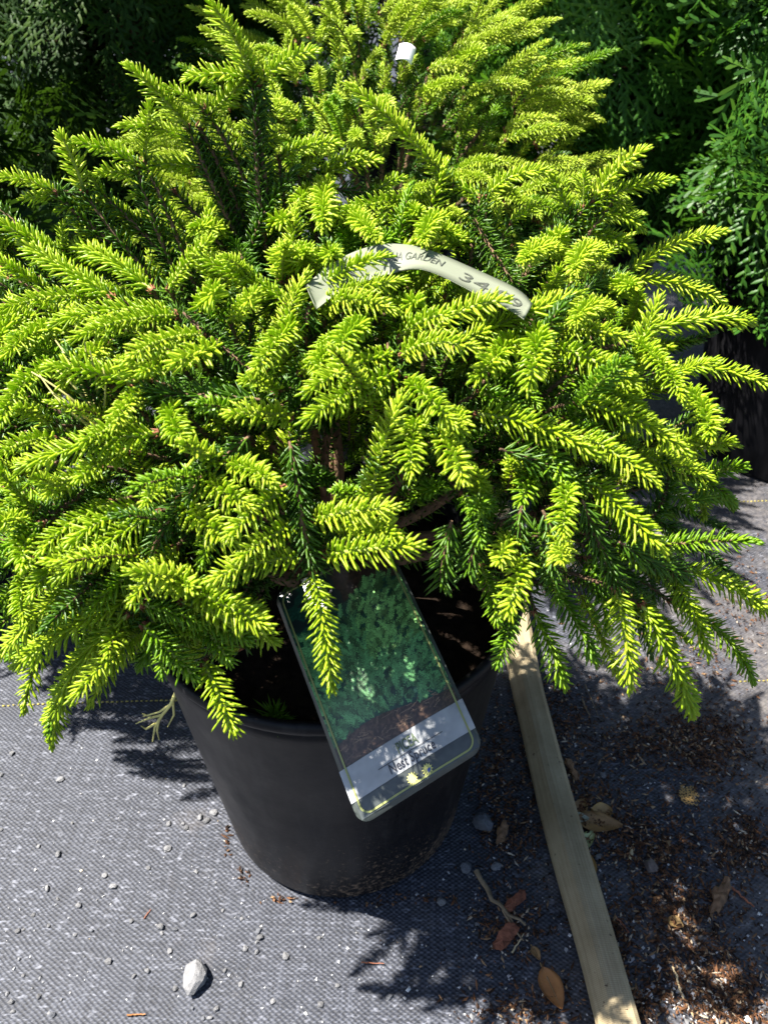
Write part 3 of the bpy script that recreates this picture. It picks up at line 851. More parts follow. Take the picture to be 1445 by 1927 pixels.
conifer((0.61, 1.04), 0.31, 0.78, 0.275, M_THUJA, 'dark green arborvitae with flat hanging sprays beside the sunlit lime spruce', 'arborvitae', 170, 620, 11, 0.16,
        'black plastic pot under the dark green arborvitae', face=-2.2)
conifer((0.31, 1.30), 0.31, 0.85, 0.275, M_THUJA_LIT, 'fine-textured green arborvitae squeezed between the lime spruce and the darker arborvitae', 'arborvitae', 150, 700, 12, 0.14,
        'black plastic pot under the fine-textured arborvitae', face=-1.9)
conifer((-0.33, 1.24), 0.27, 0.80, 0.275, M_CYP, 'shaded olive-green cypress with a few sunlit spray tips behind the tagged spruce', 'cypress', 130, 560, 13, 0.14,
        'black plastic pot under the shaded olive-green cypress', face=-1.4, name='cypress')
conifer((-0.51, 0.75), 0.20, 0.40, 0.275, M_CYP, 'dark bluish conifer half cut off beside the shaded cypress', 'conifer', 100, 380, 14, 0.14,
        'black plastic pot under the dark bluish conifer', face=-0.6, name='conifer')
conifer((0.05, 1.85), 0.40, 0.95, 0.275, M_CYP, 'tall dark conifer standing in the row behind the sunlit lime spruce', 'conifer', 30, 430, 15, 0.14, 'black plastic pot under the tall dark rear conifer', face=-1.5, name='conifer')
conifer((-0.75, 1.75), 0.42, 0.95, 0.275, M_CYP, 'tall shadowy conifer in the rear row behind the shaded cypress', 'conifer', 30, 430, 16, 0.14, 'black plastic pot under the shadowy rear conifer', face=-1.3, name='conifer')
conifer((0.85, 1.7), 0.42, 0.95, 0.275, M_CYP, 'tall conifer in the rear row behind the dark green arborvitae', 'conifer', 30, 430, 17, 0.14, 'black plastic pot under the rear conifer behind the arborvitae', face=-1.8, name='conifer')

# white slip on the spruce behind
def sheet(name, corners, mat, nu=8, nv=8, bulge=0.0, thick=0.0006):
    """thin curved card through four corners (tl, tr, br, bl)"""
    tl, tr, br, bl = [np.asarray(c, float) for c in corners]
    nrm = unit(np.cross(tr - tl, bl - tl)); V, F = [], []
    for sgn in (0, 1):
        for j in range(nv + 1):
            for i in range(nu + 1):
                u, v = i / nu, j / nv
                p = (tl * (1 - u) + tr * u) * (1 - v) + (bl * (1 - u) + br * u) * v
                V.append(p - nrm * bulge * math.sin(math.pi * u) + nrm * thick * sgn)
    w = nu + 1; n = w * (nv + 1)
    for j in range(nv):
        for i in range(nu):
            a = j * w + i
            F += [(a, a + 1, a + w + 1, a + w), (n + a, n + a + w, n + a + w + 1, n + a + 1)]
    rimv = [i for i in range(w)] + [j * w + nu for j in range(1, nv + 1)] + [nv * w + i for i in range(nu - 1, -1, -1)] + [j * w for j in range(nv - 1, 0, -1)]
    for a, b in zip(rimv, rimv[1:] + rimv[:1]): F.append((b, a, n + a, n + b))
    return mesh_from(name, V, F, [mat])
M_WHITE = plain('white_paper', (0.8, 0.8, 0.82), 0.5)
dz = 0.745
o = obj('paper_slip', sheet('paper_slip', [at_depth(752, 82, dz), at_depth(783, 92, dz + .01), at_depth(774, 122, dz - .01), at_depth(744, 112, dz - .02)], M_WHITE, bulge=.003))
tag(o, 'small white paper slip caught in the sunlit spruce behind', 'slip')

# ------------------------------------------------------------------ PICTURE TAG
TC = [at_depth(513, 1116, 0.515), at_depth(727, 1012, 0.525), at_depth(913, 1408, 0.462), at_depth(677, 1557, 0.455)]
TN = unit(np.cross(TC[1] - TC[0], TC[3] - TC[0])); 
if TN @ (CAMP - TC[0]) < 0: TN = -TN
def tmap(u, v, lift=0.0):
    tl, tr, br, bl = TC
    p = (tl * (1 - u) + tr * u) * (1 - v) + (bl * (1 - u) + br * u) * v
    return p + TN * (lift + 0.004 * math.sin(math.pi * min(max(u, 0), 1)) + 0.006 * (math.sin(math.pi * min(max(v, 0), 1)) - 0.5))
TW, TH = 0.5 * (np.linalg.norm(TC[1] - TC[0]) + np.linalg.norm(TC[2] - TC[3])), np.linalg.norm(TC[3] - TC[0])
tag_root = empty('plant_tag', tuple(tmap(0.5, 1.0)))
tag(tag_root, 'glossy picture tag reading Nest Spruce leaning on the front of the pot', 'plant tag')
TO = np.array(tag_root.location)
def round_mask(u, v, r=0.010):
    x, y = u * TW, v * TH
    cx = min(max(x, r), TW - r); cy = min(max(y, r), TH - r)
    return math.hypot(x - cx, y - cy) <= r + 1e-6
def rounded_uv(inset, r, n=7, v0=0.0, v1=1.0):
    x0, x1, y0, y1 = inset, TW - inset, v0 * TH + inset, v1 * TH - inset
    pts = []
    for cx, cy, a0 in ((x1 - r, y0 + r, -90), (x1 - r, y1 - r, 0), (x0 + r, y1 - r, 90), (x0 + r, y0 + r, 180)):
        for k in range(n):
            a = R(a0 + 90 * k / (n - 1)); pts.append(((cx + r * math.cos(a)) / TW, (cy + r * math.sin(a)) / TH))
    return pts
# card: rings of a rounded rectangle shrinking to the middle so that it can bend
def card_mesh(name, mat, lift_top, lift_bot):
    outl = rounded_uv(0.0, 0.0085)
    V, F = [], []; n = len(outl); rings = 8
    for sgn, lf in ((0, lift_top), (1, lift_bot)):
        for k in range(rings + 1):
            s = 1 - k / rings * 0.999
            for (u, v) in outl: V.append(tmap(.5 + (u - .5) * s, .5 + (v - .5) * s, lf) - TO)
    per = n * (rings + 1)
    for sgn in (0, 1):
        for k in range(rings):
            for i in range(n):
                q = (i + 1) % n; a = sgn * per + k * n
                f = (a + i, a + q, a + n + q, a + n + i); F.append(f if sgn == 0 else f[::-1])
    for i in range(n):
        q = (i + 1) % n; F.append((q, i, per + i, per + q))
    return mesh_from(name, V, F, [mat])
M_CARD = plain('tag_plastic', (0.055, 0.065, 0.06), 0.3, 0.5, var=0.3, scale=60)
obj('card', card_mesh('card', M_CARD, 0.0, -0.0007), tag_root)
# printed picture, rasterised here in code: a low green spruce above brown mulch
def picture(w, h):
    r = np.random.default_rng(9)
    img = np.zeros((h, w, 3)); yy, xx = np.mgrid[0:h, 0:w]
    U, V = xx / w, yy / h
    img[:] = (0.012, 0.022, 0.022)
    def blur_noise(sc, seed):
        q = np.random.default_rng(seed).random((int(h / sc) + 3, int(w / sc) + 3))
        y = yy / sc; x = xx / sc; y0 = y.astype(int); x0 = x.astype(int); fy, fx = y - y0, x - x0
        return (q[y0, x0] * (1 - fx) + q[y0, x0 + 1] * fx) * (1 - fy) + (q[y0 + 1, x0] * (1 - fx) + q[y0 + 1, x0 + 1] * fx) * fy
    n1 = blur_noise(9, 1); n2 = blur_noise(4, 2); n3 = blur_noise(2, 3)
    # reddish mulch at the back, top right; dark leaves top left
    m = (V < 0.3) & (U > 0.42 + .1 * n1)
    img[m] = (np.array([0.06, 0.028, 0.02]) * (0.3 + 1.2 * n2[..., None] * n3[..., None]))[m]
    m = (V < 0.34) & (U <= 0.40) & (n1 > .5)
    img[m] = (np.array([0.015, 0.07, 0.045]) * (0.4 + n3[..., None]))[m]
    m = V > 0.84
    img[m] = (np.array([0.085, 0.048, 0.03]) * (0.25 + 1.4 * n3[..., None] * n2[..., None]))[m]
    top = lambda u: 0.27 - 0.10 * math.exp(-((u - .75) / .3) ** 2) + .12 * max(0, .35 - u)
    bot = lambda u: 0.90 - 0.03 * math.sin(u * 5)
    body = np.array([[top(u) < v < bot(u) - .01 for u in U[0]] for v in V[:, 0]])
    img[body] = (np.array([0.010, 0.055, 0.034]) * (0.3 + n2[..., None]))[body]
    def stroke(x, y, dx, dy, ln, c, wd=1):
        k = int(ln * 1.5) + 2
        for i in range(k):
            t = i / (k - 1); px, py = int(x + dx * ln * t), int(y + dy * ln * t)
            if 0 <= px < w and 0 <= py < h: img[py, px] = c
    sh = []
    for i in range(760):
        u = r.random(); t0, b0 = top(u), bot(u); v = t0 + (b0 - t0) * r.random() ** .9
        sh.append((r.random() * .3 + (v), u, v))
    sh.sort()
    for _, u, v in sh:
        ang = -math.pi / 2 + (u - .45) * 2.0 + r.normal(0, .5); ln = r.uniform(8, 20)
        lum = 1.15 * r.uniform(.3, 2.0) * (1.1 - .5 * abs(v - .42)); c0 = np.array([0.050, 0.140, 0.050]) * lum
        if u > .5 and v < .6: c0 = np.array([0.085, 0.190, 0.055]) * lum
        dx, dy = math.cos(ang), math.sin(ang)
        for k in range(0, int(ln), 2):
            px, py = u * w + dx * k, v * h + dy * k
            for sd in (-1, 1):
                a2 = ang + sd * .75; stroke(px, py, math.cos(a2), math.sin(a2), 4.4 * (1 - .5 * k / ln), c0 * r.uniform(.65, 1.45))
        stroke(u * w, v * h, dx, dy, ln, c0 * 1.25)
    for i in range(60):
        u, v = r.random(), r.uniform(.88, .99); a = r.normal(0, .5)
        stroke(u * w, v * h, math.cos(a), math.sin(a), r.uniform(4, 12), np.array([0.22, 0.14, 0.085]) * r.uniform(.4, 1))
    return img
def raster_panel(name, u0, u1, v0, v1, img, lift, rough=0.3):
    h, w = img.shape[:2]
    me = bpy.data.meshes.new(name); V = np.array([tmap(u0 + (u1 - u0) * i / w, v0 + (v1 - v0) * j / h, lift) - TO for j in range(h + 1) for i in range(w + 1)])
    F = [(j * (w + 1) + i, (j + 1) * (w + 1) + i, (j + 1) * (w + 1) + i + 1, j * (w + 1) + i + 1) for j in range(h) for i in range(w)]
    me.from_pydata(V.tolist(), [], F)
    ca = me.color_attributes.new('print', 'FLOAT_COLOR', 'CORNER')
    cols = np.repeat(np.concatenate([img.reshape(-1, 3), np.ones((w * h, 1))], axis=1), 4, axis=0)
    ca.data.foreach_set('color', cols.astype(np.float32).ravel())
    m, t, p, out = new_mat(name + '_ink')
    at = nd(t, 'ShaderNodeAttribute', attribute_name='print'); t.links.new(at.outputs['Color'], p.inputs['Base Color'])
    p.inputs['Roughness'].default_value = rough; p.inputs['Specular IOR Level'].default_value = 0.5
    p.inputs['Coat Weight'].default_value = 0.4; p.inputs['Coat Roughness'].default_value = 0.25
    me.materials.append(m); me.polygons.foreach_set('use_smooth', np.ones(len(F), dtype=bool)); me.update()
    return obj(name, me, tag_root)
raster_panel('printed_picture', 0.028, 0.972, 0.022, 0.785, picture(150, 232), 0.0003)
def stone_print(w, h, c, seed, amp):
    r = np.random.default_rng(seed); img = np.zeros((h, w, 3)); yy, xx = np.mgrid[0:h, 0:w]; n = np.zeros((h, w))
    for sc, k in ((14, .45), (6, .3), (3, .25)):
        q = r.random((int(h / sc) + 3, int(w / sc) + 3)); y, x = yy / sc, xx / sc; y0, x0 = y.astype(int), x.astype(int); fy, fx = y - y0, x - x0
        n += k * ((q[y0, x0] * (1 - fx) + q[y0, x0 + 1] * fx) * (1 - fy) + (q[y0 + 1, x0] * (1 - fx) + q[y0 + 1, x0 + 1] * fx) * fy)
    return np.array(c) * (1 - amp + 2 * amp * n[..., None])
raster_panel('grey_band', 0.0, 1.0, 0.787, 0.912, stone_print(100, 26, (0.27, 0.28, 0.29), 4, .35), 0.0004)
raster_panel('stone_panel', 0.028, 0.972, 0.914, 0.982, stone_print(90, 16, (0.045, 0.052, 0.05), 5, .7), 0.0003)
def outline_strip(name, inset, wid, mat, lift):
    a = rounded_uv(inset, 0.0065, 7); b = rounded_uv(inset + wid, 0.0058, 7)
    V = [tmap(u, v, lift) - TO for u, v in a] + [tmap(u, v, lift) - TO for u, v in b]; n = len(a)
    # densify long sides by inserting mid points along v
    return obj(name, mesh_from(name, V, [(i, (i + 1) % n, n + (i + 1) % n, n + i) for i in range(n)], [mat]), tag_root)
M_LINE = plain('olive_ink', (0.26, 0.28, 0.10), 0.35)
M_GREY = plain('grey_ink', (0.07, 0.075, 0.06), 0.5)
M_INK = plain('black_ink', (0.02, 0.02, 0.03), 0.4)
M_GREENINK = plain('green_ink', (0.075, 0.10, 0.055), 0.4)
M_SUNINK = plain('sun_ink', (0.50, 0.48, 0.16), 0.4)
M_BLUEINK = plain('blue_ink', (0.05, 0.09, 0.33), 0.4)
def strip_poly(name, poly, wid, mat, lift, closed=False):
    """ribbon of ink along uv polyline"""
    P = []
    for (a, b) in zip(poly[:-1], poly[1:]):
        k = max(2, int(math.hypot((b[0] - a[0]) * TW, (b[1] - a[1]) * TH) / 0.004))
        for i in range(k): P.append((a[0] + (b[0] - a[0]) * i / k, a[1] + (b[1] - a[1]) * i / k))
    P.append(poly[-1]); X = np.array([(u * TW, v * TH) for u, v in P]); T = unit(np.gradient(X, axis=0)); N = np.stack([-T[:, 1], T[:, 0]], 1)
    V = [tmap((x[0] + n_[0] * s) / TW, (x[1] + n_[1] * s) / TH, lift) - TO for s in (-wid / 2, wid / 2) for x, n_ in zip(X, N)]; n = len(P)
    return obj(name, mesh_from(name, V, [(i, i + 1, n + i + 1, n + i) for i in range(n - 1)], [mat]), tag_root)
bord = rounded_uv(0.0042, 0.0058, 7); bord = bord[7:] + bord[:7] + [bord[7]]
strip_poly('border_line', bord, 0.0011, M_LINE, 0.0009)
def inv_t(x, y):
    """photo pixel -> card uv"""
    P2 = []
    u, v = .5, .5
    def proj(p):
        d = p - CAMP; z = d @ FWD; return np.array([PW / 2 + FPX * d[0] / z, PH / 2 - FPX * (d @ UPV) / z])
    for _ in range(25):
        f = proj(tmap(u, v)) - [x, y]; e = 1e-4
        J = np.stack([(proj(tmap(u + e, v)) - proj(tmap(u, v))) / e, (proj(tmap(u, v + e)) - proj(tmap(u, v))) / e], 1)
        du = np.linalg.solve(J, -f); u += du[0]; v += du[1]
    return u, v
def text_geo(s, bold=0.0):
    c = bpy.data.curves.new('lettering', 'FONT'); c.body = s; c.size = 1.0; c.offset = bold; c.resolution_u = 3
    o = bpy.data.objects.new('lettering', c); COL.objects.link(o); dg = bpy.context.evaluated_depsgraph_get(); dg.update()
    me = bpy.data.meshes.new_from_object(o.evaluated_get(dg)); V = np.array([v.co for v in me.vertices]); F = [tuple(p.vertices) for p in me.polygons]
    bpy.data.objects.remove(o); bpy.data.curves.remove(c); bpy.data.meshes.remove(me)
    return V, F
def text_on_tag(name, s, pa, pb, cap, mat, bold=0.0, lift=0.0010, serif=False):
    V, F = text_geo(s, bold)
    x0, x1 = V[:, 0].min(), V[:, 0].max()
    a = np.array(inv_t(*pa)); b = np.array(inv_t(*pb)); X = (V[:, 0] - x0) / (x1 - x0)
    d = (b - a) * [TW, TH]; d = d / np.linalg.norm(d); nrm = np.array([d[1], -d[0]])
    capf = 0.69
    W = []
    for xf, y_ in zip(X, V[:, 1]):
        q = (a + (b - a) * xf) * [TW, TH] + nrm * y_ / capf * cap
        W.append(tmap(q[0] / TW, q[1] / TH, lift) - TO)
    return obj(name, mesh_from(name, W, F, [mat], smooth=False), tag_root)
text_on_tag('lettering', 'PICEA', (751, 1419), (788, 1396), 0.0062, M_GREENINK, 0.018)
text_on_tag('lettering', 'Nest Spruce', (737, 1458), (821, 1407), 0.0058, M_INK, 0.0)
strip_poly('rule_line', [inv_t(712, 1449), inv_t(832, 1377)], 0.0004, M_INK, 0.0010)
def sun_icon(px, py, rad, wedge):
    cu = np.array(inv_t(px, py)) * [TW, TH]; V, F = [], []
    n = 24
    pts = [cu + rad * (1.0 if i % 2 else 0.66) * np.array([math.cos(i / n * 2 * math.pi), math.sin(i / n * 2 * math.pi)]) for i in range(n)]
    V = [cu] + pts; W = [tmap(p[0] / TW, p[1] / TH, 0.0011) - TO for p in V]
    o = obj('sun_symbol', mesh_from('sun_symbol', W, [(0, 1 + (i + 1) % n, 1 + i) for i in range(n)], [M_SUNINK]), tag_root)
    if wedge:
        arc = [cu + rad * .52 * np.array([math.cos(a), math.sin(a)]) for a in np.linspace(R(-10), R(100), 8)]
        W = [tmap(p[0] / TW, p[1] / TH, 0.0014) - TO for p in [cu] + arc]
        obj('shade_wedge', mesh_from('shade_wedge', W, [(0, i + 2, i + 1) for i in range(7)], [M_BLUEINK]), o)
sun_icon(776, 1465, 0.0036, False); sun_icon(804, 1448, 0.0036, True)

# ------------------------------------------------------------------ PRICE STRIP
def price_strip():
    top = [(573, 541), (598, 515), (632, 490), (672, 470), (715, 459), (752, 458), (790, 464), (835, 480), (880, 500), (930, 522), (985, 548), (1004, 575)]
    bot = [(592, 585), (622, 560), (655, 540), (690, 528), (718, 520), (742, 513), (772, 503), (806, 507), (850, 527), (902, 555), (958, 580), (990, 603)]
    n = len(top); tt = np.linspace(0, 1, n); ts = np.linspace(0, 1, 49)
    def smooth(pl):
        P = np.array(pl, float); x, y = np.interp(ts, tt, P[:, 0]), np.interp(ts, tt, P[:, 1])
        k = np.ones(5) / 5
        xs, ys = np.pad(x, 2, 'edge'), np.pad(y, 2, 'edge'); return np.convolve(xs, k, 'valid'), np.convolve(ys, k, 'valid')
    tx, ty = smooth(top); bx, by = smooth(bot)
    d0 = np.array([depth_of(on_shell(x, y, 1.03)) for x, y in zip(tx, ty)]); d0 = np.polyval(np.polyfit(ts, d0, 2), ts)
    A = np.array([at_depth(x, y, d) for x, y, d in zip(tx, ty, d0)]); wid = np.interp(ts, [0, .45, .6, 1], [.006, .008, .02, .02])
    B = np.array([at_depth(x, y, d - w) for x, y, d, w in zip(bx, by, d0, wid)])
    def pm(s, v, lift=0.0):
        a = np.array([np.interp(s, ts, A[:, i]) for i in range(3)]); b = np.array([np.interp(s, ts, B[:, i]) for i in range(3)])
        e = 0.01; a2 = np.array([np.interp(min(s + e, 1), ts, A[:, i]) for i in range(3)]) - np.array([np.interp(max(s - e, 0), ts, A[:, i]) for i in range(3)])
        nr = unit(np.cross(a2, b - a));
        if nr @ (CAMP - a) < 0: nr = -nr
        return a * (1 - v) + b * v + nr * lift
    root = empty('price_strip', tuple(pm(1.0, .5))); O = np.array(root.location)
    tag(root, 'pale arched paper price strip reading 34.99 tucked among the lime shoots', 'price strip')
    V, F = [], []; nu, nv = 48, 4
    for lf in (0.0, -0.0004):
        for i in range(nu + 1):
            for j in range(nv + 1): V.append(pm(i / nu, j / nv, lf) - O)
    w = nv + 1; per = (nu + 1) * w
    for i in range(nu):
        for j in range(nv):
            a = i * w + j; F += [(a, a + 1, a + w + 1, a + w), (per + a, per + a + w, per + a + w + 1, per + a + 1)]
        for j in (0, nv):
            a = i * w + j; F.append((a, a + w, per + a + w, per + a))
    for i in (0, nu):
        for j in range(nv):
            a = i * w + j; F.append((a, a + 1, per + a + 1, per + a))
    m, t, p, out = new_mat('strip_paper'); p.inputs['Base Color'].default_value = (0.24, 0.26, 0.19, 1); p.inputs['Roughness'].default_value = .5  # white paper toned down; its backlit shade is put into the colour
    tr = nd(t, 'ShaderNodeBsdfTranslucent'); tr.inputs[0].default_value = (.35, .4, .27, 1); ms = nd(t, 'ShaderNodeMixShader'); ms.inputs[0].default_value = .25
    t.links.new(p.outputs[0], ms.inputs[1]); t.links.new(tr.outputs[0], ms.inputs[2]); t.links.new(ms.outputs[0], out.inputs['Surface'])
    obj('paper_band', mesh_from('paper_band', V, F, [m]), root)
    for s, (s0, s1), (v0, v1), bold in (('VONA GARDEN', (.36, .66), (.60, .30), 0.0), ('34.99', (.735, .945), (.80, .40), 0.0)):
        Vt, Ft = text_geo(s, bold); X = (Vt[:, 0] - Vt[:, 0].min()) / np.ptp(Vt[:, 0]); Y = Vt[:, 1] / .69
        W = [pm(s0 + (s1 - s0) * x, v0 + (v1 - v0) * y, 0.0004) - O for x, y in zip(X, Y)]
        obj('lettering', mesh_from('lettering', W, Ft, [M_GREY], smooth=False), root)
price_strip()

# ------------------------------------------------------------------ RIBBED FLAT HOSE
def hose():
    pts = [(960, 1130), (986, 1290), (1030, 1470), (1075, 1640), (1120, 1790), (1165, 1960), (1215, 2150)]
    gp = np.array([on_ground(x, y) for x, y in pts])
    gp = np.vstack([gp[0] + (gp[0] - gp[1]) * 1.6, gp])
    cum = np.concatenate([[0], np.cumsum(np.linalg.norm(np.diff(gp, axis=0), axis=1))]); N = 90
    d = np.linspace(0, cum[-1], N); P = np.stack([np.interp(d, cum, gp[:, i]) for i in range(3)], 1)
    k = np.ones(9) / 9
    for i in range(2): P[:, i] = np.convolve(np.pad(P[:, i], 4, 'edge'), k, 'valid')
    T = unit(np.gradient(P, axis=0)); S = np.stack([T[:, 1], -T[:, 0], 0 * T[:, 0]], 1)   # to the right
    prof = [(-.0185, .0), (-.0195, .010), (-.0165, .0195), (-.012, .0225), (.002, .0235), (.0075, .0225), (.0095, .0205), (.0185, .0105), (.0195, .006), (.018, .0)]
    V, F = [], []; n = len(prof)
    for i in range(N):
        for (a, z) in prof:
            V.append(P[i] + S[i] * a * 0.86 * (1 + .03 * math.sin(i * .23)) + np.array([0, 0, z * (1 + .03 * math.sin(i * .31 + a * 60)) + 0.001]))
    for i in range(N - 1):
        for j in range(n):
            q = (j + 1) % n; F.append((i * n + j, (i + 1) * n + j, (i + 1) * n + q, i * n + q))
    F.append(tuple(range(n))); F.append(tuple((N - 1) * n + j for j in reversed(range(n))))
    m, t, p, out = new_mat('hose_weave')
    me = mesh_from('flat_hose', V, F, [m], smooth=False)
    uvl = me.uv_layers.new(name='run')
    for poly in me.polygons:
        for li in poly.loop_indices:
            vi = me.loops[li].vertex_index; uvl.data[li].uv = (d[vi // n], (vi % n) / n)
    uv = nd(t, 'ShaderNodeUVMap', uv_map='run')
    wv = nd(t, 'ShaderNodeTexWave', wave_type='BANDS', bands_direction='X'); wv.inputs['Scale'].default_value = 230.0; wv.inputs['Distortion'].default_value = .8; wv.inputs['Detail'].default_value = 2
    t.links.new(uv.outputs[0], wv.inputs['Vector'])
    tc = nd(t, 'ShaderNodeTexCoord'); n1 = nd(t, 'ShaderNodeTexNoise', Scale=22.0, Detail=6.0, Roughness=.65); t.links.new(tc.outputs['Object'], n1.inputs['Vector'])
    n2 = nd(t, 'ShaderNodeTexNoise', Scale=240.0, Detail=3.0); t.links.new(tc.outputs['Object'], n2.inputs['Vector'])
    c = ramp(t, [(0.3, (0.22, 0.17, 0.095)), (0.7, (0.36, 0.30, 0.19))], n1.outputs[0])
    sp = ramp(t, [(0.69, (1, 1, 1)), (0.75, (0.22, 0.16, 0.11))], n2.outputs[0])
    wc = ramp(t, [(0.2, (.84, .82, .78)), (0.6, (1, 1, 1))], wv.outputs[0])
    mx = nd(t, 'ShaderNodeMixRGB', blend_type='MULTIPLY'); mx.inputs[0].default_value = 1; t.links.new(c.outputs[0], mx.inputs[1]); t.links.new(sp.outputs[0], mx.inputs[2])
    m2 = nd(t, 'ShaderNodeMixRGB', blend_type='MULTIPLY'); m2.inputs[0].default_value = 1; t.links.new(mx.outputs[0], m2.inputs[1]); t.links.new(wc.outputs[0], m2.inputs[2])
    gm = nd(t, 'ShaderNodeMapping'); gm.inputs['Scale'].default_value = (9.0, 46.0, 1.0); t.links.new(uv.outputs[0], gm.inputs[0])
    gn = nd(t, 'ShaderNodeTexNoise', Scale=1.0, Detail=7.0, Roughness=.7); t.links.new(gm.outputs[0], gn.inputs['Vector'])
    gr = ramp(t, [(.32, (.62, .58, .50)), (.58, (1, 1, 1))], gn.outputs[0])
    m3 = nd(t, 'ShaderNodeMixRGB', blend_type='MULTIPLY'); m3.inputs[0].default_value = .8; t.links.new(m2.outputs[0], m3.inputs[1]); t.links.new(gr.outputs[0], m3.inputs[2])
    t.links.new(m3.outputs[0], p.inputs['Base Color']); p.inputs['Roughness'].default_value = .7
    bp = nd(t, 'ShaderNodeBump', Strength=.25, Distance=.0004); t.links.new(wv.outputs[0], bp.inputs['Height']); t.links.new(bp.outputs[0], p.inputs['Normal'])
    o = obj('flat_hose', me)
    tag(o, 'tan ribbed flat hose lying on the mulch-strewn fabric beside the pot', 'hose')
hose()

# ------------------------------------------------------------------ STONES, LEAVES, TWIGS, MULCH
import bmesh
def rock_mesh(seed, flat=0.6):
    r = random.Random(seed); bm = bmesh.new()
    bmesh.ops.create_icosphere(bm, subdivisions=2, radius=1.0)
    planes = [(Vector((r.gauss(0, 1), r.gauss(0, 1), r.gauss(0, 1))).normalized(), r.uniform(.55, .85)) for _ in range(11)]
    for v in bm.verts:
        for n_, d_ in planes:
            k = v.co.dot(n_)
            if k > d_: v.co -= n_ * (k - d_)
        v.co += Vector((r.gauss(0, .02), r.gauss(0, .02), r.gauss(0, .02)))
        v.co.z *= flat
    zmin = min(v.co.z for v in bm.verts)
    for v in bm.verts: v.co.z -= zmin
    me = bpy.data.meshes.new('stone'); bm.to_mesh(me); bm.free(); me.polygons.foreach_set('use_smooth', np.zeros(len(me.polygons), dtype=bool)); me.update(); return me
def stone_mat(name, c):
    m, t, p, out = new_mat(name); tc = nd(t, 'ShaderNodeTexCoord'); oi = nd(t, 'ShaderNodeObjectInfo')
    n = nd(t, 'ShaderNodeTexNoise', Scale=3.0, Detail=7.0, Roughness=.7); t.links.new(tc.outputs['Object'], n.inputs['Vector'])
    r = ramp(t, [(.3, tuple(x * .7 for x in c)), (.7, tuple(min(.85, x * 1.2) for x in c))], n.outputs[0])
    hv = nd(t, 'ShaderNodeHueSaturation'); mr = nd(t, 'ShaderNodeMapRange'); mr.inputs[3].default_value = .7; mr.inputs[4].default_value = 1.25
    t.links.new(oi.outputs['Random'], mr.inputs[0]); t.links.new(mr.outputs[0], hv.inputs['Value']); t.links.new(r.outputs[0], hv.inputs['Color']); t.links.new(hv.outputs[0], p.inputs['Base Color'])
    p.inputs['Roughness'].default_value = .85; bp = nd(t, 'ShaderNodeBump', Strength=.4, Distance=.05); t.links.new(n.outputs[0], bp.inputs['Height']); t.links.new(bp.outputs[0], p.inputs['Normal']); return m
M_ROCK = stone_mat('limestone', (0.15, 0.15, 0.155)); M_SLATE = stone_mat('slate', (0.11, 0.115, 0.13)); M_BROCK = stone_mat('brown_stone', (0.13, 0.10, 0.09))
ROCKS = [rock_mesh(s, f) for s, f in ((1, .6), (2, .7), (3, .5), (4, .8), (5, .6), (6, .65))]
def px_size(x, y): return depth_of(on_ground(x, y)) / FPX
def stone(x, y, wpx, mat, label, group=None, name='gravel_chip', cat='stone', ri_=None, asp=None, rot=None):
    p = on_ground(x, y); s = wpx * px_size(x, y) / 2
    r = random.Random(int(x * 7 + y)); me = ROCKS[r.randrange(6) if ri_ is None else ri_].copy(); me.materials.clear(); me.materials.append(mat)
    o = obj(name, me); o.location = (p[0], p[1], ground_z(p[0], p[1]) - 0.0004); o.scale = (s * 1.1, s * (asp or r.uniform(.7, 1.2)), s * r.uniform(.8, 1.1)); o.rotation_euler = (0, 0, r.uniform(0, 6.28) if rot is None else rot)
    tag(o, label, cat, group); return o
o = stone(368, 1846, 46, M_ROCK, 'largest pale angular stone on the sunlit fabric in front of the pot', ri_=3, asp=1.5, rot=.25)
stone(908, 1553, 44, M_SLATE, 'grey stone resting against the shaded foot of the pot', ri_=1)
stone(877, 1634, 27, M_SLATE, 'small grey stone by the thick end of the forked twig', ri_=4)
stone(934, 1630, 22, M_ROCK, 'pale flat stone between the forked twig and the hose', ri_=2)
stone(1222, 1633, 30, M_BROCK, 'smooth brown stone amid the bark mulch', ri_=5)
PEB = """48 440;230 540;637 703;690 703;702 720;755 680;805 662;778 692;634 797;180 947;220 987;126 1047;186 1087;284 1122;606 1092;728 1049;840 1029;974 1104;924 1172;968 1184
556 1257;506 1276;660 1323;908 1305;848 1255;1028 1371;726 1398;1270 1312;1200 1132;1206 1382;148 1352;46 1372;50 1409;233 1364;30 1341;90 1273;765 1434;790 1434;396 899;70 1106
90 1101;148 789;9 520;6 726;140 331;280 362;410 1222;640 1182;660 1102;345 1105;298 1013;610 1115;430 940;497 1070;1075 1200;910 1060;200 1420;815 1400;980 1130;560 870;223 820;695 560"""
for s in PEB.replace('\n', ';').split(';'):
    x, y = map(float, s.split()); r = random.Random(int(x + y * 3))
    px, py = x / 2, 1200 + y / 2; pale = r.random() < .8; c = 'pale' if pale else 'grey'
    q = on_ground(px, py)
    if math.hypot(q[0] - POT_X, q[1] - POT_Y) < RB + 0.05: w = 'lying close to the dusty foot of the pot'
    elif math.hypot(px - 368, py - 1846) < 130: w = 'lying near the largest angular stone'
    elif px > 460 and py > 1690: w = 'on fabric at the edge of the foliage shadow before the pot'
    elif py < 1500: w = 'on the fabric just below the drooping left shoots'
    else: w = 'scattered on the open sunlit fabric'
    stone(px, py, r.uniform(7, 15), M_ROCK if pale else M_SLATE, 'small %s gravel chip %s' % (c, w), '%s gravel chips %s' % (c, w))
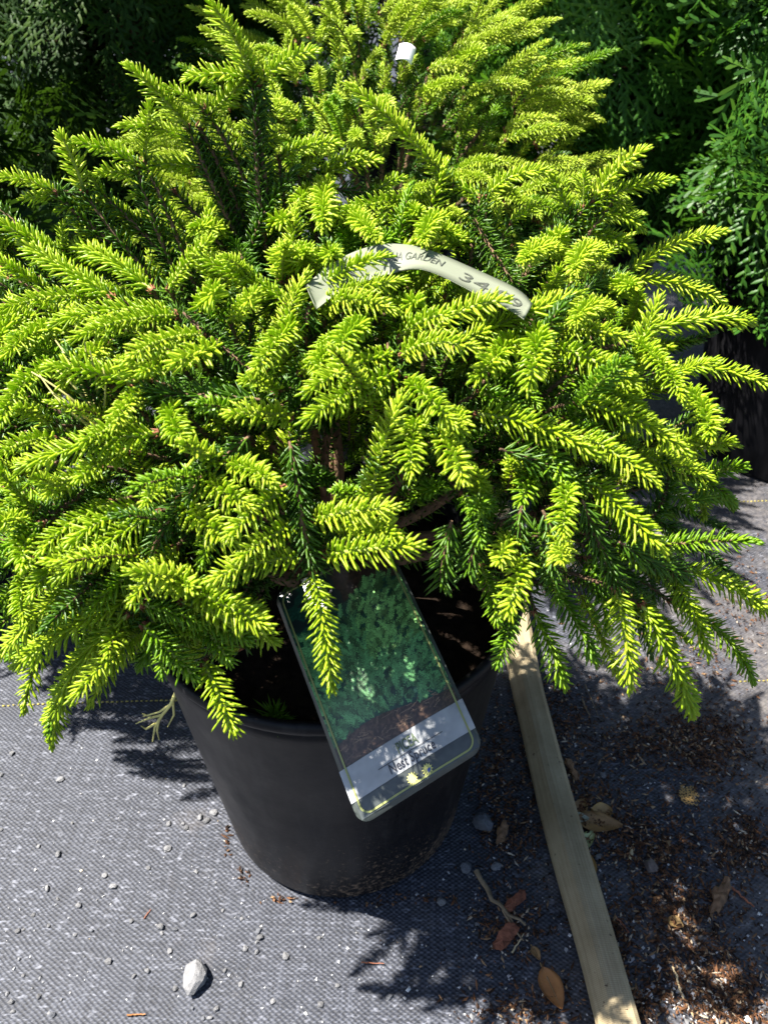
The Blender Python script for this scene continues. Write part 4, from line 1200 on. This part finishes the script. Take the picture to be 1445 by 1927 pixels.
PEB2 = "215 995;107 978;513 1327;65 1287;20 1350;350 1078;1025 1365;1100 1410;1160 1345;995 1400;1130 1325;820 522;805 828;1055 818;430 308;1320 718;1118 1030;1175 1290;960 1345;1050 1385;860 785;890 535;1290 250;1410 385"
for s in PEB2.split(';'):
    x, y = map(float, s.split()); r = random.Random(int(x + y * 5))
    pale = r.random() < .6; c = 'pale' if pale else 'grey'; px, py = 723 + x / 2, 1200 + y / 2
    w = 'on shaded fabric between pot and hose' if px < 1000 + (py - 1400) * .25 else ('in the gravelly mulch near the straw stalk' if py > 1760 else 'in the bark mulch on the far side of the hose')
    stone(px, py, r.uniform(7, 17), M_ROCK if pale else M_SLATE, 'small %s gravel chip %s' % (c, w), '%s gravel chips %s' % (c, w))

def leaf(pts_a, pts_b, widpx, mat, label, name='fallen_leaf', curl=0.3, cat='leaf', jag=0.0):
    """leaf lying on the fabric from stalk pixel a to tip pixel b"""
    a, b = on_ground(*pts_a), on_ground(*pts_b); L = np.linalg.norm(b - a); x = (b - a) / L; y = np.cross([0, 0, 1], x); w = widpx * px_size(*pts_a) / 2
    nu, nv = 12, 6; V, F = [], []; r = np.random.default_rng(int(pts_a[0])); zoff = 0.0015
    for lay in (0, 1):
        for i in range(nu + 1):
            t = i / nu; ww = w * (math.sin(math.pi * t ** .8) ** .8 * 1.0 + .02) * (1 + jag * (1 if i % 2 else -1))
            for j in range(nv + 1):
                s = j / nv * 2 - 1
                z = zoff + curl * w * (abs(s) ** 1.4) * .9 + curl * L * .16 * t * t + .0006 * math.sin(9 * t + 4 * s)
                V.append(a + x * L * t + y * ww * s + np.array([0, 0, z - 0.0004 * lay]))
    W = nv + 1; per = (nu + 1) * W
    for i in range(nu):
        for j in range(nv):
            q = i * W + j; F += [(q, q + W, q + W + 1, q + 1), (per + q, per + q + 1, per + q + W + 1, per + q + W)]
        for j in (0, nv): q = i * W + j; F.append((q, q + W, per + q + W, per + q))
    root = empty(name, tuple(a)); tag(root, label, cat)
    obj('blade', mesh_from('blade', np.array(V) - a, F, [mat]), root)
    g = Geo(); mid = np.array([a - x * L * .12 + [0, 0, .001], a + x * L * .3 + [0, 0, zoff + .0004], a + x * L * .9 + [0, 0, zoff + curl * L * .13 + .0004]]) - a
    tube(g, mid, [.0006, .0005, .0002], 5, 0); obj('midrib', g.mesh('midrib', [M_RIB]), root)
    return root
M_RIB = plain('leaf_rib', (0.22, 0.14, 0.06), .7)
M_LEAF1 = plain('orange_leaf', (0.27, 0.115, 0.035), .55, var=.35, scale=60, bump=.3); M_LEAF2 = plain('brown_leaf', (0.20, 0.115, 0.045), .6, var=.4, scale=70, bump=.4)
M_LEAF3 = plain('pale_green_leaf', (0.33, 0.36, 0.17), .55, var=.25, scale=60); M_LEAF4 = plain('grey_leaf', (0.30, 0.34, 0.27), .5, var=.25, scale=60); M_LEAF5 = plain('tan_leaf', (0.30, 0.19, 0.07), .6, var=.3, scale=70)
leaf((1020, 1822), (1056, 1903), 42, M_LEAF1, 'pointed orange-brown fallen leaf lying on fabric beside the lower hose', curl=.25)
leaf((1082, 1545), (1168, 1562), 40, M_LEAF2, 'curled brown leaf lying over the green leaves beside the hose', curl=.5)
leaf((1098, 1508), (1078, 1548), 26, M_LEAF2, 'narrow brown leaf touching the hose edge above the green leaves', curl=.5)
leaf((1150, 1532), (1110, 1530), 30, M_LEAF5, 'tan folded leaf in the middle of the leaf clump', curl=.7)
leaf((1086, 1600), (1117, 1566), 26, M_LEAF3, 'pale green fresh leaf beside the hose', curl=.3)
leaf((1074, 1541), (1106, 1546), 20, M_LEAF4, 'grey-green cupped leaf tucked against the hose', curl=.7)
leaf((1112, 1655), (1110, 1615), 20, M_LEAF5, 'tan withered leaf at the hose edge below the green leaves', curl=.6)
leaf((1255, 1730), (1282, 1750), 22, M_LEAF5, 'crumpled yellow-tan leaf scrap in the mulch', curl=.8)
leaf((1000, 1782), (1015, 1810), 16, M_LEAF2, 'tiny brown leaf above the orange leaf', curl=.5)
# brown arborvitae sprig
g = Geo(); fa = FRONDS[0]; a = on_ground(1278, 1512); b = on_ground(1308, 1488); M, s = frame(np.zeros(3), (b - a) * 1.0, np.array([0, 0, 1.0]), .085); g.add_geo(fa, M)
o = obj('dry_sprig', g.mesh('dry_sprig', [plain('dry_scale', (.36, .22, .07), .7)])); o.location = a + [0, 0, .004]; tag(o, 'dry tan arborvitae sprig fallen on bare fabric within the mulch', 'sprig')
def stick(pxs, rad, mat, label, name='twig', cat='twig', lift=0.0012, forks=()):
    root = empty(name, tuple(on_ground(*pxs[0]))); tag(root, label, cat); O = np.array(root.location); g = Geo(); r = np.random.default_rng(int(pxs[0][0]))
    P = np.array([on_ground(*p) for p in pxs]) + [0, 0, lift + rad]; t = np.linspace(0, 1, len(P)); tt = np.linspace(0, 1, 10)
    Q = np.stack([np.interp(tt, t, P[:, i]) for i in range(3)], 1) + r.normal(0, rad * .35, (10, 3)) * [1, 1, .5] - O
    tube(g, Q, np.linspace(rad, rad * .55, 10) * r.uniform(.85, 1.15, 10), 6, 0); obj('stem', g.mesh('stem', [mat]), root)
    for f in forks:
        g = Geo(); P = np.array([on_ground(*p) for p in f]) + [0, 0, lift + rad * .7] - O; tube(g, P, np.linspace(rad * .6, rad * .3, len(P)), 5, 0); obj('fork', g.mesh('fork', [mat]), root)
    return root
M_TWIG = plain('twig_bark', (.17, .125, .075), .8, var=.4, scale=150); M_STRAW = plain('straw', (.46, .37, .22), .7, var=.2, scale=80); M_RED = plain('red_stick', (.20, .075, .04), .8, var=.4, scale=120)
stick([(893, 1642), (925, 1695), (955, 1725), (986, 1738)], .0022, M_TWIG, 'forked brown twig lying on fabric between the pot and the hose', forks=[[(945, 1715), (965, 1750), (984, 1773)], [(955, 1722), (968, 1745)]])
stick([(1093, 1318), (1108, 1350)], .001, M_TWIG, 'thin bent twig under the drooping shoots', forks=[[(1100, 1290), (1125, 1350)]])
stick([(1375, 1672), (1415, 1708)], .0013, M_RED, 'reddish curved stick beside the upright bark chunk')
stick([(1264, 1820), (1284, 1882)], .0012, M_STRAW, 'pale straw stalk across the gravelly mulch')
stick([(1155, 1725), (1182, 1757)], .0011, M_RED, 'dark red twig near the middle of the hose')
stick([(1178, 1285), (1212, 1290)], .001, M_TWIG, 'slender twig on fabric below the right drooping shoots')
stick([(962, 1795), (985, 1760)], .0008, M_STRAW, 'thin dry stalk beside the red bark flake')
stick([(680, 1813), (722, 1815)], .0006, M_RED, 'thin red needle lying in the foliage shadow', name='dry_needle', cat='needle')
stick([(272, 1731), (284, 1713)], .0006, M_RED, 'thin brown needle on the sunlit fabric', name='dry_needle', cat='needle')
stick([(240, 1912), (274, 1910)], .0008, M_LEAF1, 'orange dry needle near the lower fabric', name='dry_needle', cat='needle')
M_BARK = plain('bark_chunk', (.15, .085, .045), .9, var=.5, scale=110, bump=1.0, bscale=180); M_RBARK = plain('red_bark', (.17, .06, .032), .9, var=.5, scale=110, bump=1.0, bscale=180)
def chunk(pa, pb, wpx, mat, label, h=.006):
    a, b = on_ground(*pa), on_ground(*pb); L = np.linalg.norm(b - a); x = (b - a) / L; y = np.cross([0, 0, 1], x); w = wpx * px_size(*pa) / 2; r = np.random.default_rng(int(pa[0]) + 3); V, F = [], []; n, k = 8, 8
    for i in range(n):
        t = i / (n - 1)
        for j in range(k):
            an = j / k * 2 * math.pi; q = (1 - .5 * abs(t - .5) ** 2 * 2.5) * r.uniform(.45, 1.3)
            V.append(x * L * (t + r.normal(0, .07)) + y * w * math.cos(an) * q + np.array([0, 0, max(0.0005, h * .5 + h * .5 * math.sin(an) * q)]))
    for i in range(n - 1):
        for j in range(k): F.append((i * k + j, i * k + (j + 1) % k, (i + 1) * k + (j + 1) % k, (i + 1) * k + j))
    F += [tuple(reversed(range(k))), tuple((n - 1) * k + j for j in range(k))]
    o = obj('bark_chunk', mesh_from('bark_chunk', V, F, [mat], smooth=False)); o.location = a; tag(o, label, 'bark'); return o
chunk((1342, 1720), (1364, 1662), 28, M_BARK, 'upright split bark chunk with torn grain amid the mulch', .009)
chunk((952, 1715), (985, 1682), 20, M_RBARK, 'rusty red bark flake lying over the forked twig')
chunk((935, 1785), (965, 1742), 30, M_RBARK, 'broad rusty bark flake below the forked twig')
chunk((937, 1590), (950, 1555), 18, M_BARK, 'dark brown bark chunk leaning by the grey stone', .01)
chunk((1183, 1620), (1190, 1592), 9, M_STRAW, 'pale wood splinter standing in the mulch', .004)
chunk((1085, 1470), (1065, 1430), 16, M_BARK, 'dark bark strip along the shaded hose edge', .006)

M_MULCH = island_mat('mulch', [(0, (.010, .006, .004)), (.35, (.035, .018, .010)), (.62, (.09, .040, .018)), (.84, (.15, .072, .034)), (.955, (.26, .18, .10)), (1, (.45, .40, .32))])
def mulch():
    cl = [(1050, 1340, 50, 55, 300), (1030, 1440, 50, 60, 300), (1105, 1500, 40, 40, 200), (1200, 1400, 80, 35, 420), (1310, 1370, 60, 35, 300), (1345, 1420, 60, 45, 460), (1170, 1570, 80, 45, 480), (1250, 1610, 50, 30, 220),
          (1400, 1590, 50, 45, 420), (1270, 1710, 60, 40, 420), (1320, 1830, 70, 55, 560), (1160, 1780, 25, 50, 180), (1380, 1900, 60, 40, 350), (930, 1440, 30, 90, 300), (960, 1560, 35, 60, 260), (960, 1740, 45, 45, 180),
          (1200, 1890, 40, 30, 200), (1290, 1250, 70, 60, 260), (1400, 1130, 50, 60, 160), (1090, 1060, 40, 60, 260), (1250, 1480, 140, 160, 420), (1200, 1750, 200, 140, 420), (980, 1900, 60, 30, 160), (462, 1650, 10, 14, 12), (428, 1585, 6, 20, 12), (530, 1692, 25, 5, 16), (760, 1690, 120, 10, 40)]
    g = Geo(); r = np.random.default_rng(8)
    for cx, cy, sx, sy, n in cl:
        for _ in range(int(n * 2.0)):
            x, y = r.normal(cx, sx * .8), r.normal(cy, sy * .8)
            p = on_ground(x, y)
            if math.hypot(p[0] - POT_X, p[1] - POT_Y) < RB + 0.001: continue
            L = r.uniform(.0012, .0045) if r.random() < .8 else r.uniform(.0035, .010); w = min(L * r.uniform(.25, .8), .0022); h = r.uniform(.0004, .0014)
            a = r.uniform(0, 6.28); d = np.array([math.cos(a), math.sin(a), r.normal(0, .18)]); s = np.array([-math.sin(a), math.cos(a), r.normal(0, .25)])
            c = np.array([p[0], p[1], ground_z(p[0], p[1]) + r.uniform(.0006, .0035)])
            V = [c - d * L / 2 - s * w * .3, c - s * w / 2, c + d * L / 2, c + s * w / 2 * r.uniform(.6, 1.2), c + [0, 0, h], c - [0, 0, h * .6]]
            g.add(V, [(0, 1, 4), (1, 2, 4), (2, 3, 4), (3, 0, 4), (1, 0, 5), (2, 1, 5), (3, 2, 5), (0, 3, 5)], 0)
    o = obj('bark_mulch', g.mesh('bark_mulch', [M_MULCH], False)); tag(o, 'loose brown bark mulch crumbs strewn over the fabric right of the pot', 'mulch', kind='stuff')
mulch()
M_GRIT = island_mat('grit', [(0, (.10, .10, .10)), (.4, (.30, .30, .31)), (.75, (.5, .5, .5)), (.93, (.72, .72, .72)), (1, (.45, .32, .12))])
def grit():
    g = Geo(); r = np.random.default_rng(18)
    def bit(x, y, s):
        p = on_ground(x, y)
        if math.hypot(p[0] - POT_X, p[1] - POT_Y) < RB + 0.002: return
        c = np.array([p[0], p[1], ground_z(p[0], p[1]) + s * .35]); V = c + unit(np.array([(1, 0, 0), (0, 1, 0), (-1, 0, 0), (0, -1, 0), (0, 0, 1), (0, 0, -1)]) + r.normal(0, .25, (6, 3))) * s * r.uniform(.6, 1.1, (6, 1)) * [1, 1, .7]
        g.add(V, [(0, 1, 4), (1, 2, 4), (2, 3, 4), (3, 0, 4), (1, 0, 5), (2, 1, 5), (3, 2, 5), (0, 3, 5)], 0)
    for _ in range(330): bit(r.uniform(-60, 900), r.uniform(1300, 2000), abs(r.normal(0, .0008)) + .0004)
    for _ in range(800): bit(r.uniform(880, 1480), r.uniform(950, 2000), abs(r.normal(0, .0009)) + .0004)
    for _ in range(160): bit(r.normal(1300, 60), r.normal(1870, 40), abs(r.normal(0, .0016)) + .0006)
    o = obj('grit', g.mesh('grit', [M_GRIT], False)); tag(o, 'fine pale grit and perlite crumbs sprinkled over the fabric', 'grit', kind='stuff')
grit()

# ------------------------------------------------------------------ SMALL PLANTS
M_DRY = plain('dry_stem', (.50, .46, .16), .6, var=.3, scale=60)
def weed():
    root = empty('dry_weed', tuple(on_shell(190, 810, .85))); O = np.array(root.location); tag(root, 'thin pale straw weed stalks sticking up through the left lime shoots', 'weed')
    for a, b, c in (((190, 810), (165, 740), (100, 690)), ((190, 810), (150, 700), (105, 640)), ((190, 810), (185, 720), (170, 660)), ((190, 810), (130, 790), (75, 705)), ((190, 810), (205, 740), (195, 690)), ((185, 800), (140, 745), (60, 700)), ((190, 810), (165, 700), (160, 640)), ((180, 800), (130, 760), (100, 740))):
        g = Geo(); P = bez(on_shell(*a, .85), on_shell(*b, .98), on_shell(*c, 1.03), 9) - O; tube(g, P, np.linspace(.0008, .0004, 9), 5, 0); obj('stalk', g.mesh('stalk', [M_DRY]), root)
weed()
def sprig():
    d = 0.62
    P0 = at_depth(333, 1303, .615); root = empty('yellow_weed', tuple(P0)); O = np.array(root.location); tag(root, 'limp yellow weed sprig hanging against the sunlit side of the pot', 'weed')
    main = [(333, 1300), (322, 1325), (306, 1345), (292, 1368), (288, 1395)]
    sub = [[(322, 1325), (300, 1340), (270, 1348)], [(306, 1345), (280, 1352), (256, 1362)], [(306, 1345), (288, 1350), (268, 1343)], [(326, 1318), (328, 1345), (316, 1368)], [(300, 1352), (296, 1375), (300, 1392)], [(292, 1362), (275, 1372), (266, 1366)]]
    def tri(px): return np.array([at_depth(x, y, .615 + (y - 1300) * .0006) for x, y in px]) - O
    g = Geo(); tube(g, tri(main), [.0016, .0014, .0013, .001, .0006], 6, 0); obj('stem', g.mesh('stem', [M_DRY]), root)
    for s in sub:
        g = Geo(); tube(g, tri(s), [.0011, .0009, .0004], 5, 0); obj('stalk', g.mesh('stalk', [M_DRY]), root)
sprig()
def seedling():
    p = np.array([-0.070, 0.318, POT_H - 0.030]); root = empty('seedling', tuple(p)); tag(root, 'tiny spiky green seedling in the soil at the front rim of the pot', 'seedling'); r = np.random.default_rng(4)
    g = Geo(); k = 70; a = r.uniform(0, 6.28, k); e = r.uniform(.15, 1.4, k); D = np.stack([np.cos(a) * np.cos(e), np.sin(a) * np.cos(e), np.sin(e)], 1)
    S = unit(np.cross(D, [0, 0, 1.0])); add_needles(g, np.tile([[0, 0, .006]], (k, 1)) + r.normal(0, .002, (k, 3)), D, S, np.cross(S, D), r.uniform(.010, .018, k), np.full(k, .0007), np.full(k, .0005), 0, False)
    obj('leaves', g.mesh('leaves', [M_MID]), root); g = Geo(); tube(g, [(0, 0, -.002), (0, 0, .008)], [.0012, .001], 5, 0); obj('stem', g.mesh('stem', [M_STEM]), root)
seedling()
